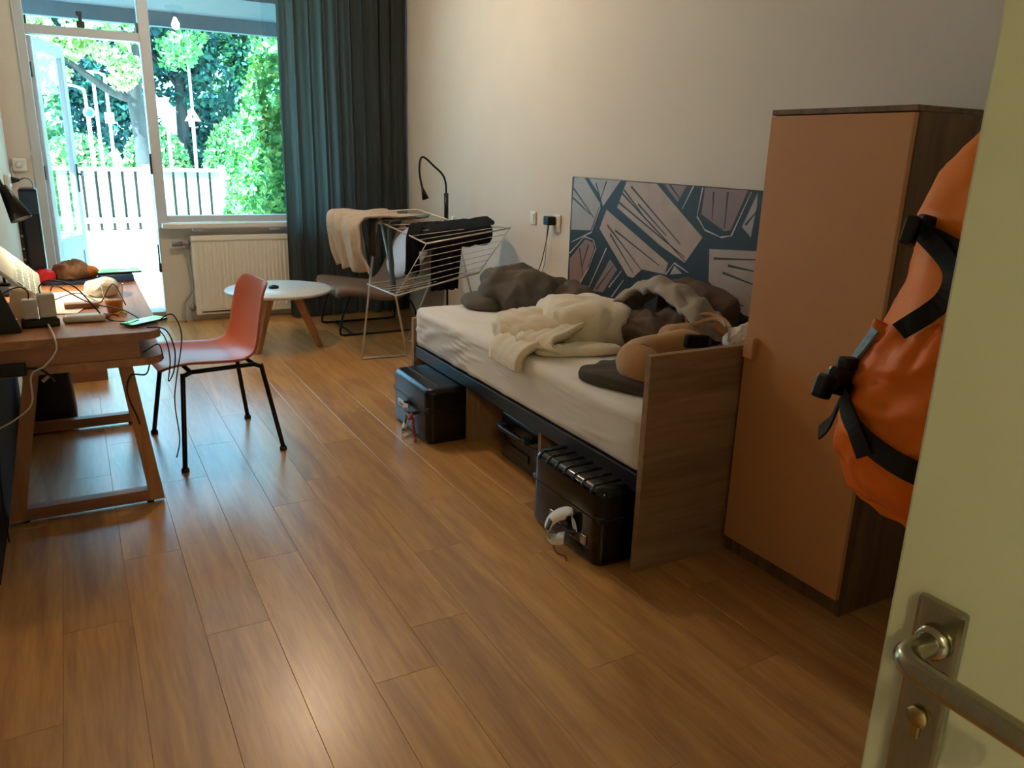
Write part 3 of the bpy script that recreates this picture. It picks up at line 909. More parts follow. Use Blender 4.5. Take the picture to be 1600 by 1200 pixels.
# ------------------------------------------------------------------ coffee table
TX, TY, TZ = 1.225, 5.60, 0.42
tb = thing('coffee_table', 'round white coffee table with splayed wooden legs by the radiator', 'table', (TX, TY, 0))
b = B(); lathe(b, [(0, TZ-0.022), (0.352, TZ-0.022), (0.362, TZ-0.016), (0.364, TZ-0.004), (0.360, TZ), (0, TZ)], (TX, TY, 0), 64); obj('table_top', b, pm('table_laminate', '#dcd9d4', 0.35, var=0.02), tb)
for (fx_, fy_) in ((1.02, 5.44), (1.475, 5.50), (1.15, 5.98)):
    d = Vector((TX-fx_, TY-fy_, 0)).normalized(); s = Vector((-d.y, d.x, 0))
    f0 = Vector((fx_, fy_, 0)); t0 = f0+d*0.16+Vector((0, 0, TZ-0.022))
    b = B()
    vs = []
    for c_, hw, hd_ in ((f0, 0.021, 0.021), (t0, 0.030, 0.030)):
        vs.append([b.verts.new(c_+s*a*hw+d*e*hd_) for a, e in ((-1, -1), (1, -1), (1, 1), (-1, 1))])
    b.faces.new(vs[0][::-1]); b.faces.new(vs[1])
    for k in range(4): b.faces.new((vs[0][k], vs[0][(k+1) % 4], vs[1][(k+1) % 4], vs[1][k]))
    bmesh.ops.bevel(b, geom=b.edges[:], offset=0.004, segments=2, affect='EDGES')
    obj('leg', b, M_oakz, tb)
b = B(); lathe(b, [(0, 0), (0.034, 0), (0.036, 0.006), (0.034, 0.016), (0, 0.018)], (TX-0.03, TY+0.02, TZ), 20); lathe(b, [(0, 0.018), (0.018, 0.018), (0.017, 0.022), (0, 0.022)], (TX-0.03, TY+0.02, TZ), 16)
tag(obj('black_puck', b, M_black), 'small round black disc lying on the white coffee table', 'puck')

# ------------------------------------------------------------------ lounge chair
lc = thing('lounge_chair', 'low taupe leather lounge chair with black wire base by the curtain', 'chair', (2.0, 5.98, 0))
M_lea = pm('taupe_leather', '#7c6a5c', 0.5, var=0.1, scale=8, bump=0.15, bscale=40)
lp = smooth_pts([(1.655, 0, 0.335), (1.70, 0, 0.365), (1.82, 0, 0.36), (2.00, 0, 0.325), (2.12, 0, 0.315), (2.20, 0, 0.37), (2.28, 0, 0.52), (2.36, 0, 0.68), (2.42, 0, 0.79), (2.46, 0, 0.82)], 4)
def lsh(u, v):
    i = u*(len(lp)-1); a = int(min(i, len(lp)-2)); p = lp[a].lerp(lp[a+1], i-a)
    vv = 2*v-1
    hw = 0.29*(1 if 0.06 < u < 0.93 else (0.86 if u <= 0.06 else 0.9))
    dz = 0.03*abs(vv)**3 + 0.012*nz((p.x*4, vv*2, 0), 1, 3)
    return Vector((p.x, 5.98+vv*hw, p.z+dz))
b = B(); grid(b, 40, 20, lsh, thick=0.075); obj('seat_shell', b, M_lea, lc, smooth=True)
for s in (-1, 1):
    yy = 5.98+s*0.25
    b = B(); tube(b, [(1.78, yy, 0.30), (1.73, yy, 0.19), (1.695, yy, 0.04), (1.72, yy, 0.012), (1.80, yy, 0.010), (2.26, yy, 0.010), (2.32, yy, 0.03), (2.30, yy, 0.18), (2.22, yy, 0.30)], 0.0085, 10, 5); obj('sled_leg', b, M_blackm, lc)
b = B(); tube(b, [(1.80, 5.73, 0.010), (1.80, 6.23, 0.010)], 0.0075, 8); obj('cross_bar', b, M_blackm, lc)
b = B(); blob(b, (2.30, 5.86, 0.60), (0.21, 0.22, 0.065), yaw=0.1, pitch=-1.05, sub=4, power=2.6, amp=0.012, fs=6, seed=12)
tag(obj('white_pillow', b, pm('pillow_cotton', '#c6cde0', 0.85, var=0.04)), 'pale bluish-white pillow leaning in the lounge chair', 'pillow')

# ------------------------------------------------------------------ floor lamp
fl = thing('floor_lamp', 'black gooseneck floor lamp behind the drying rack', 'lamp', (2.44, 5.40, 0))
b = B(); lathe(b, [(0, 0), (0.115, 0), (0.12, 0.006), (0.115, 0.016), (0.02, 0.022), (0, 0.022)], (2.45, 5.42, 0), 32); obj('base', b, M_blackm, fl)
b = B(); tube(b, [(2.45, 5.42, 0.02), (2.435, 5.42, 0.90)], 0.0085, 10); obj('pole', b, M_blackm, fl)
b = B(); tube(b, [(2.435, 5.42, 0.87), (2.433, 5.42, 1.085)], 0.017, 14); obj('switch_sleeve', b, M_black, fl)
b = B(); tube(b, [(2.433, 5.42, 1.08), (2.428, 5.42, 1.16), (2.40, 5.42, 1.22), (2.335, 5.42, 1.275), (2.275, 5.42, 1.325), (2.245, 5.42, 1.335), (2.228, 5.42, 1.31), (2.222, 5.42, 1.24), (2.232, 5.42, 1.17), (2.245, 5.42, 1.12)], 0.0075, 10, 5); obj('gooseneck', b, M_blackm, fl)
b = B()
axis = Vector((0.35, 0, -1)).normalized()
lathe(b, [(0.0, 0.0), (0.009, 0.0), (0.013, 0.02), (0.026, 0.085), (0.024, 0.085), (0.010, 0.03), (0, 0.03)], (2.242, 5.42, 1.125), 18, axis.to_track_quat('Z', 'Y').to_matrix().to_4x4()); obj('lamp_head', b, M_black, fl)

# ------------------------------------------------------------------ drying rack
dr_ = thing('drying_rack', 'white wire drying rack with opened wings loaded with clothes', 'drying rack', (2.0, 5.0, 0))
A1, A2 = Vector((1.775, 5.02, 0.925)), Vector((2.31, 5.02, 0.915))
F1a, F1b = Vector((1.628, 5.02, 0.008)), Vector((1.945, 4.99, 0.008))
F2a, F2b = Vector((2.10, 5.38, 0.008)), Vector((2.47, 4.80, 0.008))
M_rack = pm('white_rack_steel', '#cfcac2', 0.35, metal=0.35, var=0.05)
for name_, p in (('leg', [A1+Vector((-0.02, 0, 0)), F1a]), ('leg', [A1+Vector((0.01, 0, 0)), Vector((1.85, 5.0, 0.55)), F1b]), ('leg', [A2, F2a]), ('leg', [A2, F2b])):
    b = B(); tube(b, p, 0.0075, 8, 1); obj(name_, b, M_rack, dr_)
b = B(); tube(b, [F1a, F1b], 0.0075, 8); obj('foot_bar', b, M_rack, dr_)
b = B(); tube(b, [F2a, F2b], 0.0075, 8); obj('foot_bar', b, M_rack, dr_)
for a in (A1, A2):
    b = B(); obox(b, a+Vector((0, 0, 0.01)), (0.026, 0.03, 0.055), bev=0.006); obj('hinge_clip', b, M_white_pl, dr_)
# far wing (holds the sweater)
W1a, W1b = Vector((1.565, 5.34, 0.955)), Vector((2.22, 5.46, 0.965))
N1a, N1b = A1+Vector((0, 0, 0.0)), A2+Vector((0, 0, 0.0))
# near wing outer rail and the hanging lower edge
W2a, W2b = Vector((1.955, 4.66, 0.815)), Vector((2.44, 4.44, 0.925))
L2a, L2b = Vector((1.735, 4.63, 0.50)), Vector((2.235, 4.47, 0.645))
L3a = Vector((1.685, 5.03, 0.515)); L3b = Vector((2.26, 5.22, 0.52))
for p in ([N1a, W1a, W1b, N1b], [N1a, W2a, W2b, N1b], [L3a, L2a, L2b, L3b, L3a]):
    b = B(); tube(b, p, 0.0055, 8); obj('wing_frame', b, M_rack, dr_)
b = B(); tube(b, [W2a, L2a], 0.0026, 6); obj('side_strut', b, M_rack, dr_)
b = B(); tube(b, [W2b, L2b], 0.0034, 6); obj('side_strut', b, M_rack, dr_)
def wires(p0, p1, q0, q1, n, sag=0.0):
    for i in range(n):
        t = (i+1)/(n+1)
        a = p0.lerp(q0, t); c = p1.lerp(q1, t)
        m = (a+c)/2-Vector((0, 0, sag))
        b = B(); tube(b, [a, m, c] if sag else [a, c], 0.0022, 6, 4 if sag else 1); obj('wire', b, M_rack, dr_)
wires(N1a, N1b, W1a, W1b, 6)
wires(N1a, N1b, W2a, W2b, 5)
wires(W2a, W2b, L2a, L2b, 6)
wires(L3a, L3b, L2a, L2b, 5, 0.012)

# clothes on the rack
def drape(bmx, prof_, wvec, nu, nv, seed=1, amp=0.012, thick=0.006, edge=0.012, free=(1, 1)):
    """cloth whose cross-section follows prof_ (3-D points), spread along wvec; hanging ends ripple"""
    P = smooth_pts(prof_, 5)
    W = Vector(wvec)
    n = len(P)
    wn = W.normalized()
    def fn(u, v):
        i = u*(n-1); a = int(min(i, n-2)); p = P[a].lerp(P[a+1], i-a)
        tg = (P[a+1]-P[a]).normalized(); nn = tg.cross(wn)
        hang = max(0, 0.35-u)/0.35*free[0]+max(0, u-0.65)/0.35*free[1]
        q = p+W*(v-0.5)*(1+0.04*math.sin(u*9+seed))
        d = amp*(0.35+hang)*math.sin(v*17+4*nz((u*3, v*4, 0), 1, seed)+seed)+amp*0.9*nz((u*5, v*5, 1), 1.3, seed)
        if v < 0.02 or v > 0.98: d *= 0.6
        e = edge*nz((v*6, 0, seed), 1)*hang
        return q+nn*d+Vector((0, 0, e))
    grid(bmx, nu, nv, fn, thick=thick)
M_sweat = pm('beige_knit', '#b5a491', 0.95, var=0.1, scale=40, bump=0.35, bscale=220, sheen=0.2)
b = B()
drape(b, [(1.575, 5.00, 0.62), (1.545, 5.04, 0.75), (1.535, 5.08, 0.90), (1.575, 5.12, 0.965), (1.68, 5.14, 0.972), (1.84, 5.15, 0.966), (1.98, 5.16, 0.962)], (-0.10, 0.36, 0.02), 44, 30, 3, 0.020, 0.012, 0.018, (1.0, 0.2))
drape(b, [(1.66, 5.03, 0.66), (1.655, 5.05, 0.80), (1.66, 5.08, 0.945), (1.75, 5.12, 0.97)], (0.02, 0.10, 0), 24, 10, 5, 0.014, 0.010, 0.02, (1, 0))
tag(obj('beige_sweater', b, M_sweat, smooth=True), 'beige knitted sweater draped over the end of the drying rack', 'sweater')
M_olive = pm('olive_cloth', '#5d574a', 0.95, var=0.12, scale=30, bump=0.2, bscale=150)
b = B(); drape(b, [(1.715, 5.00, 0.70), (1.715, 5.01, 0.80), (1.725, 5.03, 0.925), (1.80, 5.05, 0.942), (1.92, 5.08, 0.945)], (-0.035, 0.10, 0), 26, 12, 8, 0.010, 0.005, 0.02, (1, 0.1))
tag(obj('olive_garment', b, M_olive, smooth=True), 'dark olive garment hanging between the beige sweater and the green one', 'garment')
M_green = pm('sage_cloth', '#566a62', 0.95, var=0.12, scale=30, bump=0.2, bscale=150)
b = B(); drape(b, [(1.84, 4.97, 0.46), (1.835, 4.97, 0.62), (1.825, 4.98, 0.82), (1.84, 5.00, 0.925), (1.92, 5.03, 0.938), (2.08, 5.08, 0.945), (2.16, 5.10, 0.955)], (0.05, 0.10, 0), 44, 14, 9, 0.012, 0.006, 0.03, (1, 0.1))
tag(obj('sage_garment', b, M_green, smooth=True), 'sage green garment hanging in a narrow strip from the rack', 'garment')
M_blk = pm('black_cotton', '#15161a', 0.95, var=0.15, scale=40, bump=0.2, bscale=200, spec=0.2)
b = B()
drape(b, [(2.11, 4.72, 0.50), (2.11, 4.71, 0.66), (2.12, 4.70, 0.80), (2.14, 4.71, 0.875), (2.18, 4.74, 0.90), (2.20, 4.92, 0.925)], (0.175, -0.066, 0.016), 40, 18, 11, 0.009, 0.005, 0.006, (1, 0.1))
drape(b, [(2.13, 4.725, 0.775), (2.135, 4.70, 0.82), (2.16, 4.71, 0.885), (2.19, 4.75, 0.905), (2.21, 4.92, 0.93)], (0.50, -0.19, 0.06), 26, 34, 12, 0.007, 0.005, 0.006, (1, 0.1))
drape(b, [(1.90, 4.77, 0.61), (1.90, 4.76, 0.70), (1.905, 4.77, 0.83), (1.95, 4.83, 0.895), (2.0, 4.92, 0.92)], (0.085, -0.02, 0.01), 26, 14, 13, 0.008, 0.005, 0.010, (1, 0.1))
tag(obj('black_tshirt', b, M_blk, smooth=True), 'black t-shirt spread over the near wing of the drying rack', 't-shirt')

# ------------------------------------------------------------------ bed
bd = thing('bed', 'single oak bed frame with open storage bays and tall foot board', 'bed', (2.0, 2.93, 0))
b = B(); box(b, 1.572, 2.50, 1.903, 1.930, 0, 0.775, 0.0015, 1); obj('end_board', b, M_bedwood, bd)
b = B(); box(b, 1.572, 2.50, 3.930, 3.957, 0, 0.505, 0.0015, 1); obj('end_board', b, M_bedwood, bd)
for yy in (2.598, 3.292):
    b = B(); box(b, 1.592, 2.46, yy-0.011, yy+0.011, 0, 0.288, 0.001, 1); obj('divider', b, M_bedwoody, bd)
M_rail = pm('black_rail', '#14171c', 0.4, var=0.1)
b = B(); box(b, 1.578, 1.602, 1.931, 3.929, 0.288, 0.352, 0.004); obj('side_rail', b, M_rail, bd)
b = B(); box(b, 2.46, 2.485, 1.931, 3.929, 0.0, 0.352, 0.004); obj('back_panel', b, M_bedwood, bd)
for i in range(11):
    yy = 2.03+i*0.18
    b = B(); box(b, 1.603, 2.459, yy-0.035, yy+0.035, 0.33, 0.349, 0.002, 1); obj('slat', b, M_bedwood, bd)
# mattress with fitted sheet
M_sheet = pm('white_sheet', '#eeeae4', 0.9, var=0.03, scale=6, bump=0.1, bscale=120)
b = B()
box(b, 1.576, 2.478, 1.938, 3.922, 0.352, 0.568, 0.035, 4)
bmesh.ops.subdivide_edges(b, edges=[e for e in b.edges if e.calc_length() > 0.12], cuts=40, use_grid_fill=True)
for v in b.verts:
    p = v.co
    if p.x < 1.60 and p.z < 0.56:
        s_ = max(0, min(1, (3.9-p.y)/0.25))*1.0
        w_ = math.exp(-((p.y-3.55)/0.35)**2)+0.6*math.exp(-((p.y-2.9)/0.2)**2)+0.35
        p.x -= 0.007*w_*max(0, math.sin((p.y*0.6+p.z*1.5)*40+5*nz(p, 4, 2)))**3*max(0, 0.35+nz(p, 4, 4))*2
        p.x += 0.012*max(0, nz(p, 2.5, 6))
    if p.y < 1.96 and p.x < 1.66: p.y += 0.008*nz(p, 30, 3)
    if p.z > 0.55: p.z += 0.006*nz(p, 4, 2)+0.003*nz(p, 14, 5)
tag(obj('mattress', b, M_sheet, smooth=True), 'mattress in a white fitted sheet lying on the bed frame', 'mattress')

# bedding
M_gd = pm('grey_duvet', '#5a534c', 0.85, var=0.06, scale=12, bump=0.08, bscale=60)
b = B()
blob(b, (2.12, 3.70, 0.655), (0.19, 0.25, 0.120), yaw=0.45, sub=5, power=2.3, amp=0.026, fs=6.0, seed=2, folds=0.007, fdir=(0.6, 1, 0.3), ff=30, floor=0.571, fine=0.002, crease=0.015, cs=5)
blob(b, (2.28, 3.52, 0.63), (0.15, 0.20, 0.075), yaw=-0.1, sub=5, power=2.2, amp=0.022, fs=7, seed=4, folds=0.004, ff=40, floor=0.571, fine=0.002, crease=0.014, cs=6)
blob(b, (1.93, 3.78, 0.595), (0.10, 0.13, 0.045), yaw=0.3, sub=4, power=2.2, amp=0.016, fs=8, seed=5, floor=0.571)
tag(obj('grey_duvet', b, M_gd, smooth=True), 'bunched dark grey duvet at the far end of the bed', 'duvet')
M_cream = pm('cream_fleece', '#ecdfc8', 0.95, var=0.04, scale=25, bump=0.3, bscale=140, sheen=0.3)
b = B()
blob(b, (2.04, 2.98, 0.645), (0.205, 0.245, 0.098), yaw=-0.30, sub=5, power=3.4, amp=0.012, fs=5, seed=6, folds=0.005, fdir=(0.2, 1, 0.2), ff=26, floor=0.571, fine=0.002, crease=0.010, cs=5)
blob(b, (1.83, 3.02, 0.615), (0.20, 0.20, 0.075), yaw=0.2, sub=5, power=2.8, amp=0.012, fs=6, seed=7, folds=0.004, fdir=(1, 0.8, 0), ff=30, floor=0.571, fine=0.002, crease=0.011, cs=6)
def fold_strip(pts, width, wd, thick):
    P = smooth_pts(pts, 5); n = len(P); Wd = Vector(wd).normalized()
    def fn(u, v):
        i = u*(n-1); a = int(min(i, n-2)); p = P[a].lerp(P[a+1], i-a)
        q = p+Wd*width*(v-0.5)
        return q+Vector((0, 0, 0.010*nz(q, 7, 4)))+Vector((0, 0, 0.004*math.sin(v*25)))
    grid(b, 40, 16, fn, thick=thick)
fold_strip([(1.548, 2.86, 0.515), (1.553, 2.86, 0.57), (1.60, 2.86, 0.615), (1.72, 2.88, 0.64), (1.85, 2.90, 0.66)], 0.30, (0.1, 1, 0), 0.03)
fold_strip([(1.66, 2.71, 0.60), (1.635, 2.73, 0.612), (1.65, 2.77, 0.64), (1.75, 2.82, 0.662), (1.90, 2.86, 0.69)], 0.20, (-0.35, 1, 0), 0.03)
blob(b, (1.83, 2.70, 0.588), (0.19, 0.055, 0.022), yaw=-0.28, sub=4, power=2.6, amp=0.006, fs=9, seed=9, floor=0.571)
tag(obj('cream_blanket', b, M_cream, smooth=True), 'cream fleece blanket folded into a thick bundle on the bed', 'blanket')
b = B()
blob(b, (2.24, 2.66, 0.64), (0.15, 0.22, 0.085), yaw=0.3, sub=5, power=2.2, amp=0.030, fs=6.5, seed=14, folds=0.005, fdir=(1, -0.5, 0.2), ff=40, floor=0.571, fine=0.003, crease=0.018, cs=7)
blob(b, (2.43, 2.66, 0.72), (0.045, 0.24, 0.125), yaw=0.05, sub=5, power=3.0, amp=0.016, fs=7, seed=15, folds=0.004, ff=36, floor=0.571, fine=0.002, crease=0.010, cs=7)
tag(obj('taupe_duvet', b, pm('taupe_duvet', '#5e4c3f', 0.85, var=0.08, scale=10), smooth=True), 'crumpled brown-taupe duvet heaped against the picture', 'duvet')
b = B()
def arch(u, v):
    S = ARCH_P
    i = u*(len(S)-1); a = int(min(i, len(S)-2)); p = S[a].lerp(S[a+1], i-a)
    w_ = 0.17
    th = (v-0.42)*2.5
    q = p+Vector((0.115*math.sin(th)-0.01, 0.02*math.sin(th), 0.085*(math.cos(th)-1)))
    f_ = 0.010*math.sin(u*40+v*6+4*nz(q, 6, 2))*math.sin(v*PI)-0.014*(max(0, 1-abs(nz(q, 9, 3))*2.0)**2-0.3)
    return q+Vector((-0.4*f_, 0, f_))+Vector((0, 0, 0.012*nz(q, 9, 6)))
ARCH_P = smooth_pts([(2.25, 3.02, 0.665), (2.27, 2.97, 0.74), (2.29, 2.92, 0.805), (2.30, 2.84, 0.848), (2.30, 2.70, 0.868), (2.29, 2.58, 0.845), (2.28, 2.47, 0.81), (2.27, 2.38, 0.765), (2.27, 2.34, 0.70)], 4)
grid(b, 90, 34, arch, thick=0.03)
tag(obj('grey_duvet_cover', b, pm('light_grey_cover', '#a89f92', 0.9, var=0.05, scale=10), smooth=True), 'light grey duvet cover arching over the brown-taupe heap', 'duvet cover')
# dark pillow case
b = B(); blob(b, (1.81, 2.22, 0.590), (0.155, 0.225, 0.024), yaw=0.35, sub=5, power=6.0, amp=0.008, fs=7, seed=21, folds=0.003, ff=34, floor=0.571)
tag(obj('grey_pillow', b, pm('charcoal_pillow', '#4b443e', 0.85, var=0.08), smooth=True), 'flat charcoal pillow under the tan neck pillow', 'pillow')
# neck pillow: U-shaped tube standing on its side
npil = thing('neck_pillow', 'tan U-shaped travel neck pillow resting on the charcoal pillow', 'pillow', (1.98, 2.22, 0.60))
b = B()
NP = smooth_pts([(1.77, 2.10, 0.640), (1.755, 2.16, 0.652), (1.765, 2.215, 0.662), (1.81, 2.235, 0.682), (1.88, 2.215, 0.705), (1.96, 2.19, 0.715), (2.04, 2.17, 0.708)], 6)
n = len(NP)
rr_ = [0.058, 0.072, 0.080, 0.066, 0.052, 0.058, 0.045]
rings = []
for i, p in enumerate(NP):
    t = (NP[min(i+1, n-1)]-NP[max(i-1, 0)]).normalized(); u_ = t.cross(Vector((0, 0, 1))).normalized(); v_ = t.cross(u_)
    k = i/(n-1)*6; a = int(min(k, 5)); r_ = rr_[a]+(rr_[a+1]-rr_[a])*(k-a)
    r_ *= math.sqrt(max(0.05, 1-(2*i/(n-1)-1)**10))
    rings.append([b.verts.new(p+(u_*math.cos(2*PI*q/18)+v_*math.sin(2*PI*q/18))*r_) for q in range(18)])
for i in range(n-1):
    for q in range(18):
        f = b.faces.new((rings[i][q], rings[i][(q+1) % 18], rings[i+1][(q+1) % 18], rings[i+1][q])); f.smooth = True
b.faces.new(rings[0][::-1]); b.faces.new(rings[-1])
M_tan = pm('tan_velour', '#c0935c', 0.8, var=0.05, sheen=0.3)
obj('cushion', b, M_tan, npil)
b = B(); blob(b, (1.735, 2.085, 0.598), (0.022, 0.018, 0.015), sub=3, amp=0.001); obj('toggle', b, M_tan, npil)
b = B(); obox(b, (1.955, 2.12, 0.742), (0.095, 0.03, 0.05), yaw=-0.15, pitch=0.08, bev=0.008); obj('clasp_band', b, pm('black_band', '#0c0c0e', 0.8), npil)
# small garments behind the foot board
M_lace = pm('beige_lace', '#b58d68', 0.9, var=0.15, scale=80, bump=0.3, bscale=260)
b = B()
blob(b, (2.11, 2.38, 0.690), (0.075, 0.09, 0.055), yaw=0.5, sub=4, power=2.0, amp=0.008, fs=12, seed=31)
ribbon(b, [(2.13, 2.34, 0.745), (2.20, 2.28, 0.775), (2.15, 2.18, 0.765), (2.08, 2.14, 0.735)], 0.020, (0.3, 0.3, 1), 0.002)
ribbon(b, [(2.16, 2.42, 0.745), (2.23, 2.37, 0.775), (2.24, 2.28, 0.765), (2.20, 2.18, 0.735)], 0.020, (0.3, 0.3, 1), 0.002)
tag(obj('lace_bralette', b, M_lace, smooth=True), 'beige lace bralette with thin straps lying on the bedding', 'bralette')
b = B(); blob(b, (2.20, 2.10, 0.725), (0.085, 0.09, 0.055), sub=5, amp=0.012, fs=14, seed=33, fine=0.006)
tag(obj('white_lace_garment', b, pm('white_lace', '#d8d0c2', 0.9, var=0.1, scale=60, bump=0.5, bscale=90), smooth=True), 'crumpled white lace garment beside the wardrobe on the bed', 'garment')
b = B(); obox(b, (2.10, 2.16, 0.768), (0.09, 0.06, 0.012), yaw=0.6, roll=0.5, bev=0.004)
tag(obj('tan_box_flap', b, pm('kraft_card', '#a8773f', 0.8), smooth=False), 'small flat tan cardboard piece beside the white lace garment', 'cardboard')

# ------------------------------------------------------------------ suitcases
M_case = pm('suitcase_black', '#08090b', 0.28, var=0.1, scale=60, bump=0.05, bscale=300)
M_caseg = pm('suitcase_gloss', '#050506', 0.12, var=0.1)
M_seam = pm('seam_grey', '#1b1c1e', 0.4)
M_tagw = pm('tag_paper', '#e8e5df', 0.6, var=0.03)
M_tagp = pm('tag_print', '#4a4a4a', 0.7)
def vbox(bmx, x0, x1, y0, y1, z0, z1, r, rz, bottom):
    """half shell: rounded plan corners, rounded only on its outer (bottom or top) rim"""
    rows = []
    n = 5
    if bottom:
        prof_ = [(rz*(1-math.sin(PI/2*k/n)), z0+rz*(1-math.cos(PI/2*k/n))) for k in range(n+1)]+[(0, z1)]
    else:
        prof_ = [(0, z0)]+[(rz*(1-math.cos(PI/2*k/n)), z1-rz*(1-math.sin(PI/2*k/n))) for k in range(n+1)]
    for ins, z in prof_:
        pts = rounded_rect(x0+ins, x1-ins, y0+ins, y1-ins, max(0.004, r-ins*0.8), n=5)
        rows.append([bmx.verts.new((p[0], p[1], z)) for p in pts])
    m_ = len(rows[0])
    for a, c in zip(rows[:-1], rows[1:]):
        for k in range(m_): bmx.faces.new((a[k], a[(k+1) % m_], c[(k+1) % m_], c[k]))
    bmx.faces.new(rows[0][::-1]); bmx.faces.new(rows[-1])
def suitcase(label, x0, x1, y0, y1, h, mat, ribs, style):
    t = thing('suitcase', label, 'suitcase', ((x0+x1)/2, (y0+y1)/2, 0), 'suitcases stored under the bed')
    zs = h*0.62 if style != 1 else h*0.63
    b = B(); vbox(b, x0, x1, y0, y1, 0.0, zs-0.003, 0.045, 0.03, True); obj('lower_shell', b, mat, t, smooth=True, angle=0.7)
    b = B(); vbox(b, x0, x1, y0, y1, zs+0.003, h, 0.045, 0.03, False); obj('upper_shell', b, mat, t, smooth=True, angle=0.7)
    b = B(); box(b, x0+0.003, x1-0.003, y0+0.003, y1-0.003, zs-0.012, zs+0.012, 0.005, 2); obj('seam', b, M_seam, t, smooth=True)
    return t, zs
c1, zs = suitcase('matte black suitcase at the far end under the bed, pink-tied luggage tag', 1.395, 2.0, 3.315, 3.79, 0.285, M_case, 2, 1)
for xx in (1.47, 1.60):
    b = B(); box(b, xx-0.004, xx+0.004, 3.36, 3.75, 0.280, 0.288, 0.002); obj('rib', b, M_seam, c1)
b = B(); tube(b, [(1.393, 3.46, 0.13), (1.37, 3.47, 0.13), (1.366, 3.55, 0.13), (1.37, 3.63, 0.13), (1.393, 3.64, 0.13)], 0.009, 8, 4); obj('handle', b, M_black, c1)
def lug_tag(par, pts, wd, width):
    b = B(); ribbon(b, pts, width, wd, 0.0015, 6); tg = obj('luggage_tag', b, M_tagw, par)
    P = smooth_pts(pts, 6); m = P[int(len(P)*0.55)]; e = P[int(len(P)*0.72)]
    b = B(); ribbon(b, [m+Vector((-0.0035, -0.001, 0.001)), (m+e)/2+Vector((-0.004, -0.001, 0.001)), e+Vector((-0.0035, -0.001, 0.001))], width*0.55, wd, 0.001, 1); obj('printed_bars', b, M_tagp, tg)
lug_tag(c1, [(1.385, 3.63, 0.09), (1.374, 3.635, 0.135), (1.370, 3.60, 0.145), (1.368, 3.53, 0.135), (1.366, 3.51, 0.10), (1.360, 3.52, 0.06), (1.352, 3.53, 0.025), (1.360, 3.48, 0.012)], (0, 1, 0.25), 0.045)
b = B(); tube(b, [(1.368, 3.46, 0.13), (1.360, 3.44, 0.12), (1.36, 3.47, 0.10), (1.370, 3.44, 0.11), (1.362, 3.42, 0.08), (1.366, 3.41, 0.03), (1.355, 3.38, 0.012)], 0.007, 8, 4); obj('ribbon_tie', b, pm('pink_ribbon', '#b0384e', 0.7), c1)
c2, zs = suitcase('small black hard case in the middle bay under the bed', 1.655, 2.05, 2.65, 3.08, 0.24, M_case, 0, 2)
b = B(); tube(b, [(1.653, 2.99, 0.175), (1.615, 2.985, 0.18), (1.605, 2.95, 0.185), (1.605, 2.80, 0.185), (1.615, 2.765, 0.18), (1.653, 2.76, 0.175)], 0.011, 10, 4); hh_ = obj('handle', b, M_black, c2)
for yy in (2.765, 2.985):
    b = B(); obox(b, (1.622, yy, 0.182), (0.04, 0.045, 0.03), bev=0.009); obj('handle_joint', b, pm('case_blue_grey', '#2c3b44', 0.35), hh_)
for yy in (2.70, 3.03):
    b = B(); obox(b, (1.652, yy, 0.13), (0.012, 0.05, 0.06), bev=0.005); obj('latch', b, M_black, c2)
b = B(); box(b, 1.648, 1.656, 2.78, 2.97, 0.06, 0.10, 0.004); obj('embossed_plate', b, M_black, c2)
c3, zs = suitcase('glossy black ribbed suitcase nearest the foot board under the bed', 1.455, 2.05, 1.965, 2.425, 0.30, M_caseg, 7, 3)
for i in range(7):
    yy = 2.025+i*0.058
    b = B(); tube(b, [(1.456, yy, 0.272), (1.466, yy, 0.290), (1.485, yy, 0.297), (1.52, yy, 0.2985), (1.95, yy, 0.2985), (2.0, yy, 0.296)], 0.0075, 10, 3); obj('rib', b, M_caseg, c3)
b = B(); tube(b, [(1.453, 2.20, 0.10), (1.435, 2.205, 0.095), (1.433, 2.13, 0.092), (1.435, 2.10, 0.095), (1.453, 2.09, 0.10)], 0.008, 8, 3); obj('handle', b, M_black, c3)
M_chrome = pm('chrome_lock', '#9a958c', 0.25, metal=0.9)
for yy, zz in ((2.262, 0.09), (2.05, 0.085)):
    b = B(); obox(b, (1.453, yy, zz), (0.008, 0.034, 0.036), bev=0.008); obj('lock', b, M_chrome, c3)
b = B(); box(b, 1.450, 1.456, 2.12, 2.19, 0.065, 0.075, 0.002); obj('badge', b, M_chrome, c3)
lug_tag(c3, [(1.45, 2.10, 0.10), (1.444, 2.11, 0.145), (1.438, 2.13, 0.155), (1.425, 2.17, 0.135), (1.408, 2.20, 0.10), (1.400, 2.205, 0.060), (1.412, 2.175, 0.040), (1.432, 2.14, 0.055)], (0.2, 1, 0.35), 0.05)
b = B(); tube(b, [(1.435, 2.17, 0.04), (1.415, 2.18, 0.008), (1.40, 2.14, 0.005), (1.412, 2.10, 0.006), (1.40, 2.07, 0.005)], 0.0025, 6, 4); obj('ribbon_tie', b, pm('red_thread', '#a82a20', 0.7), c3)

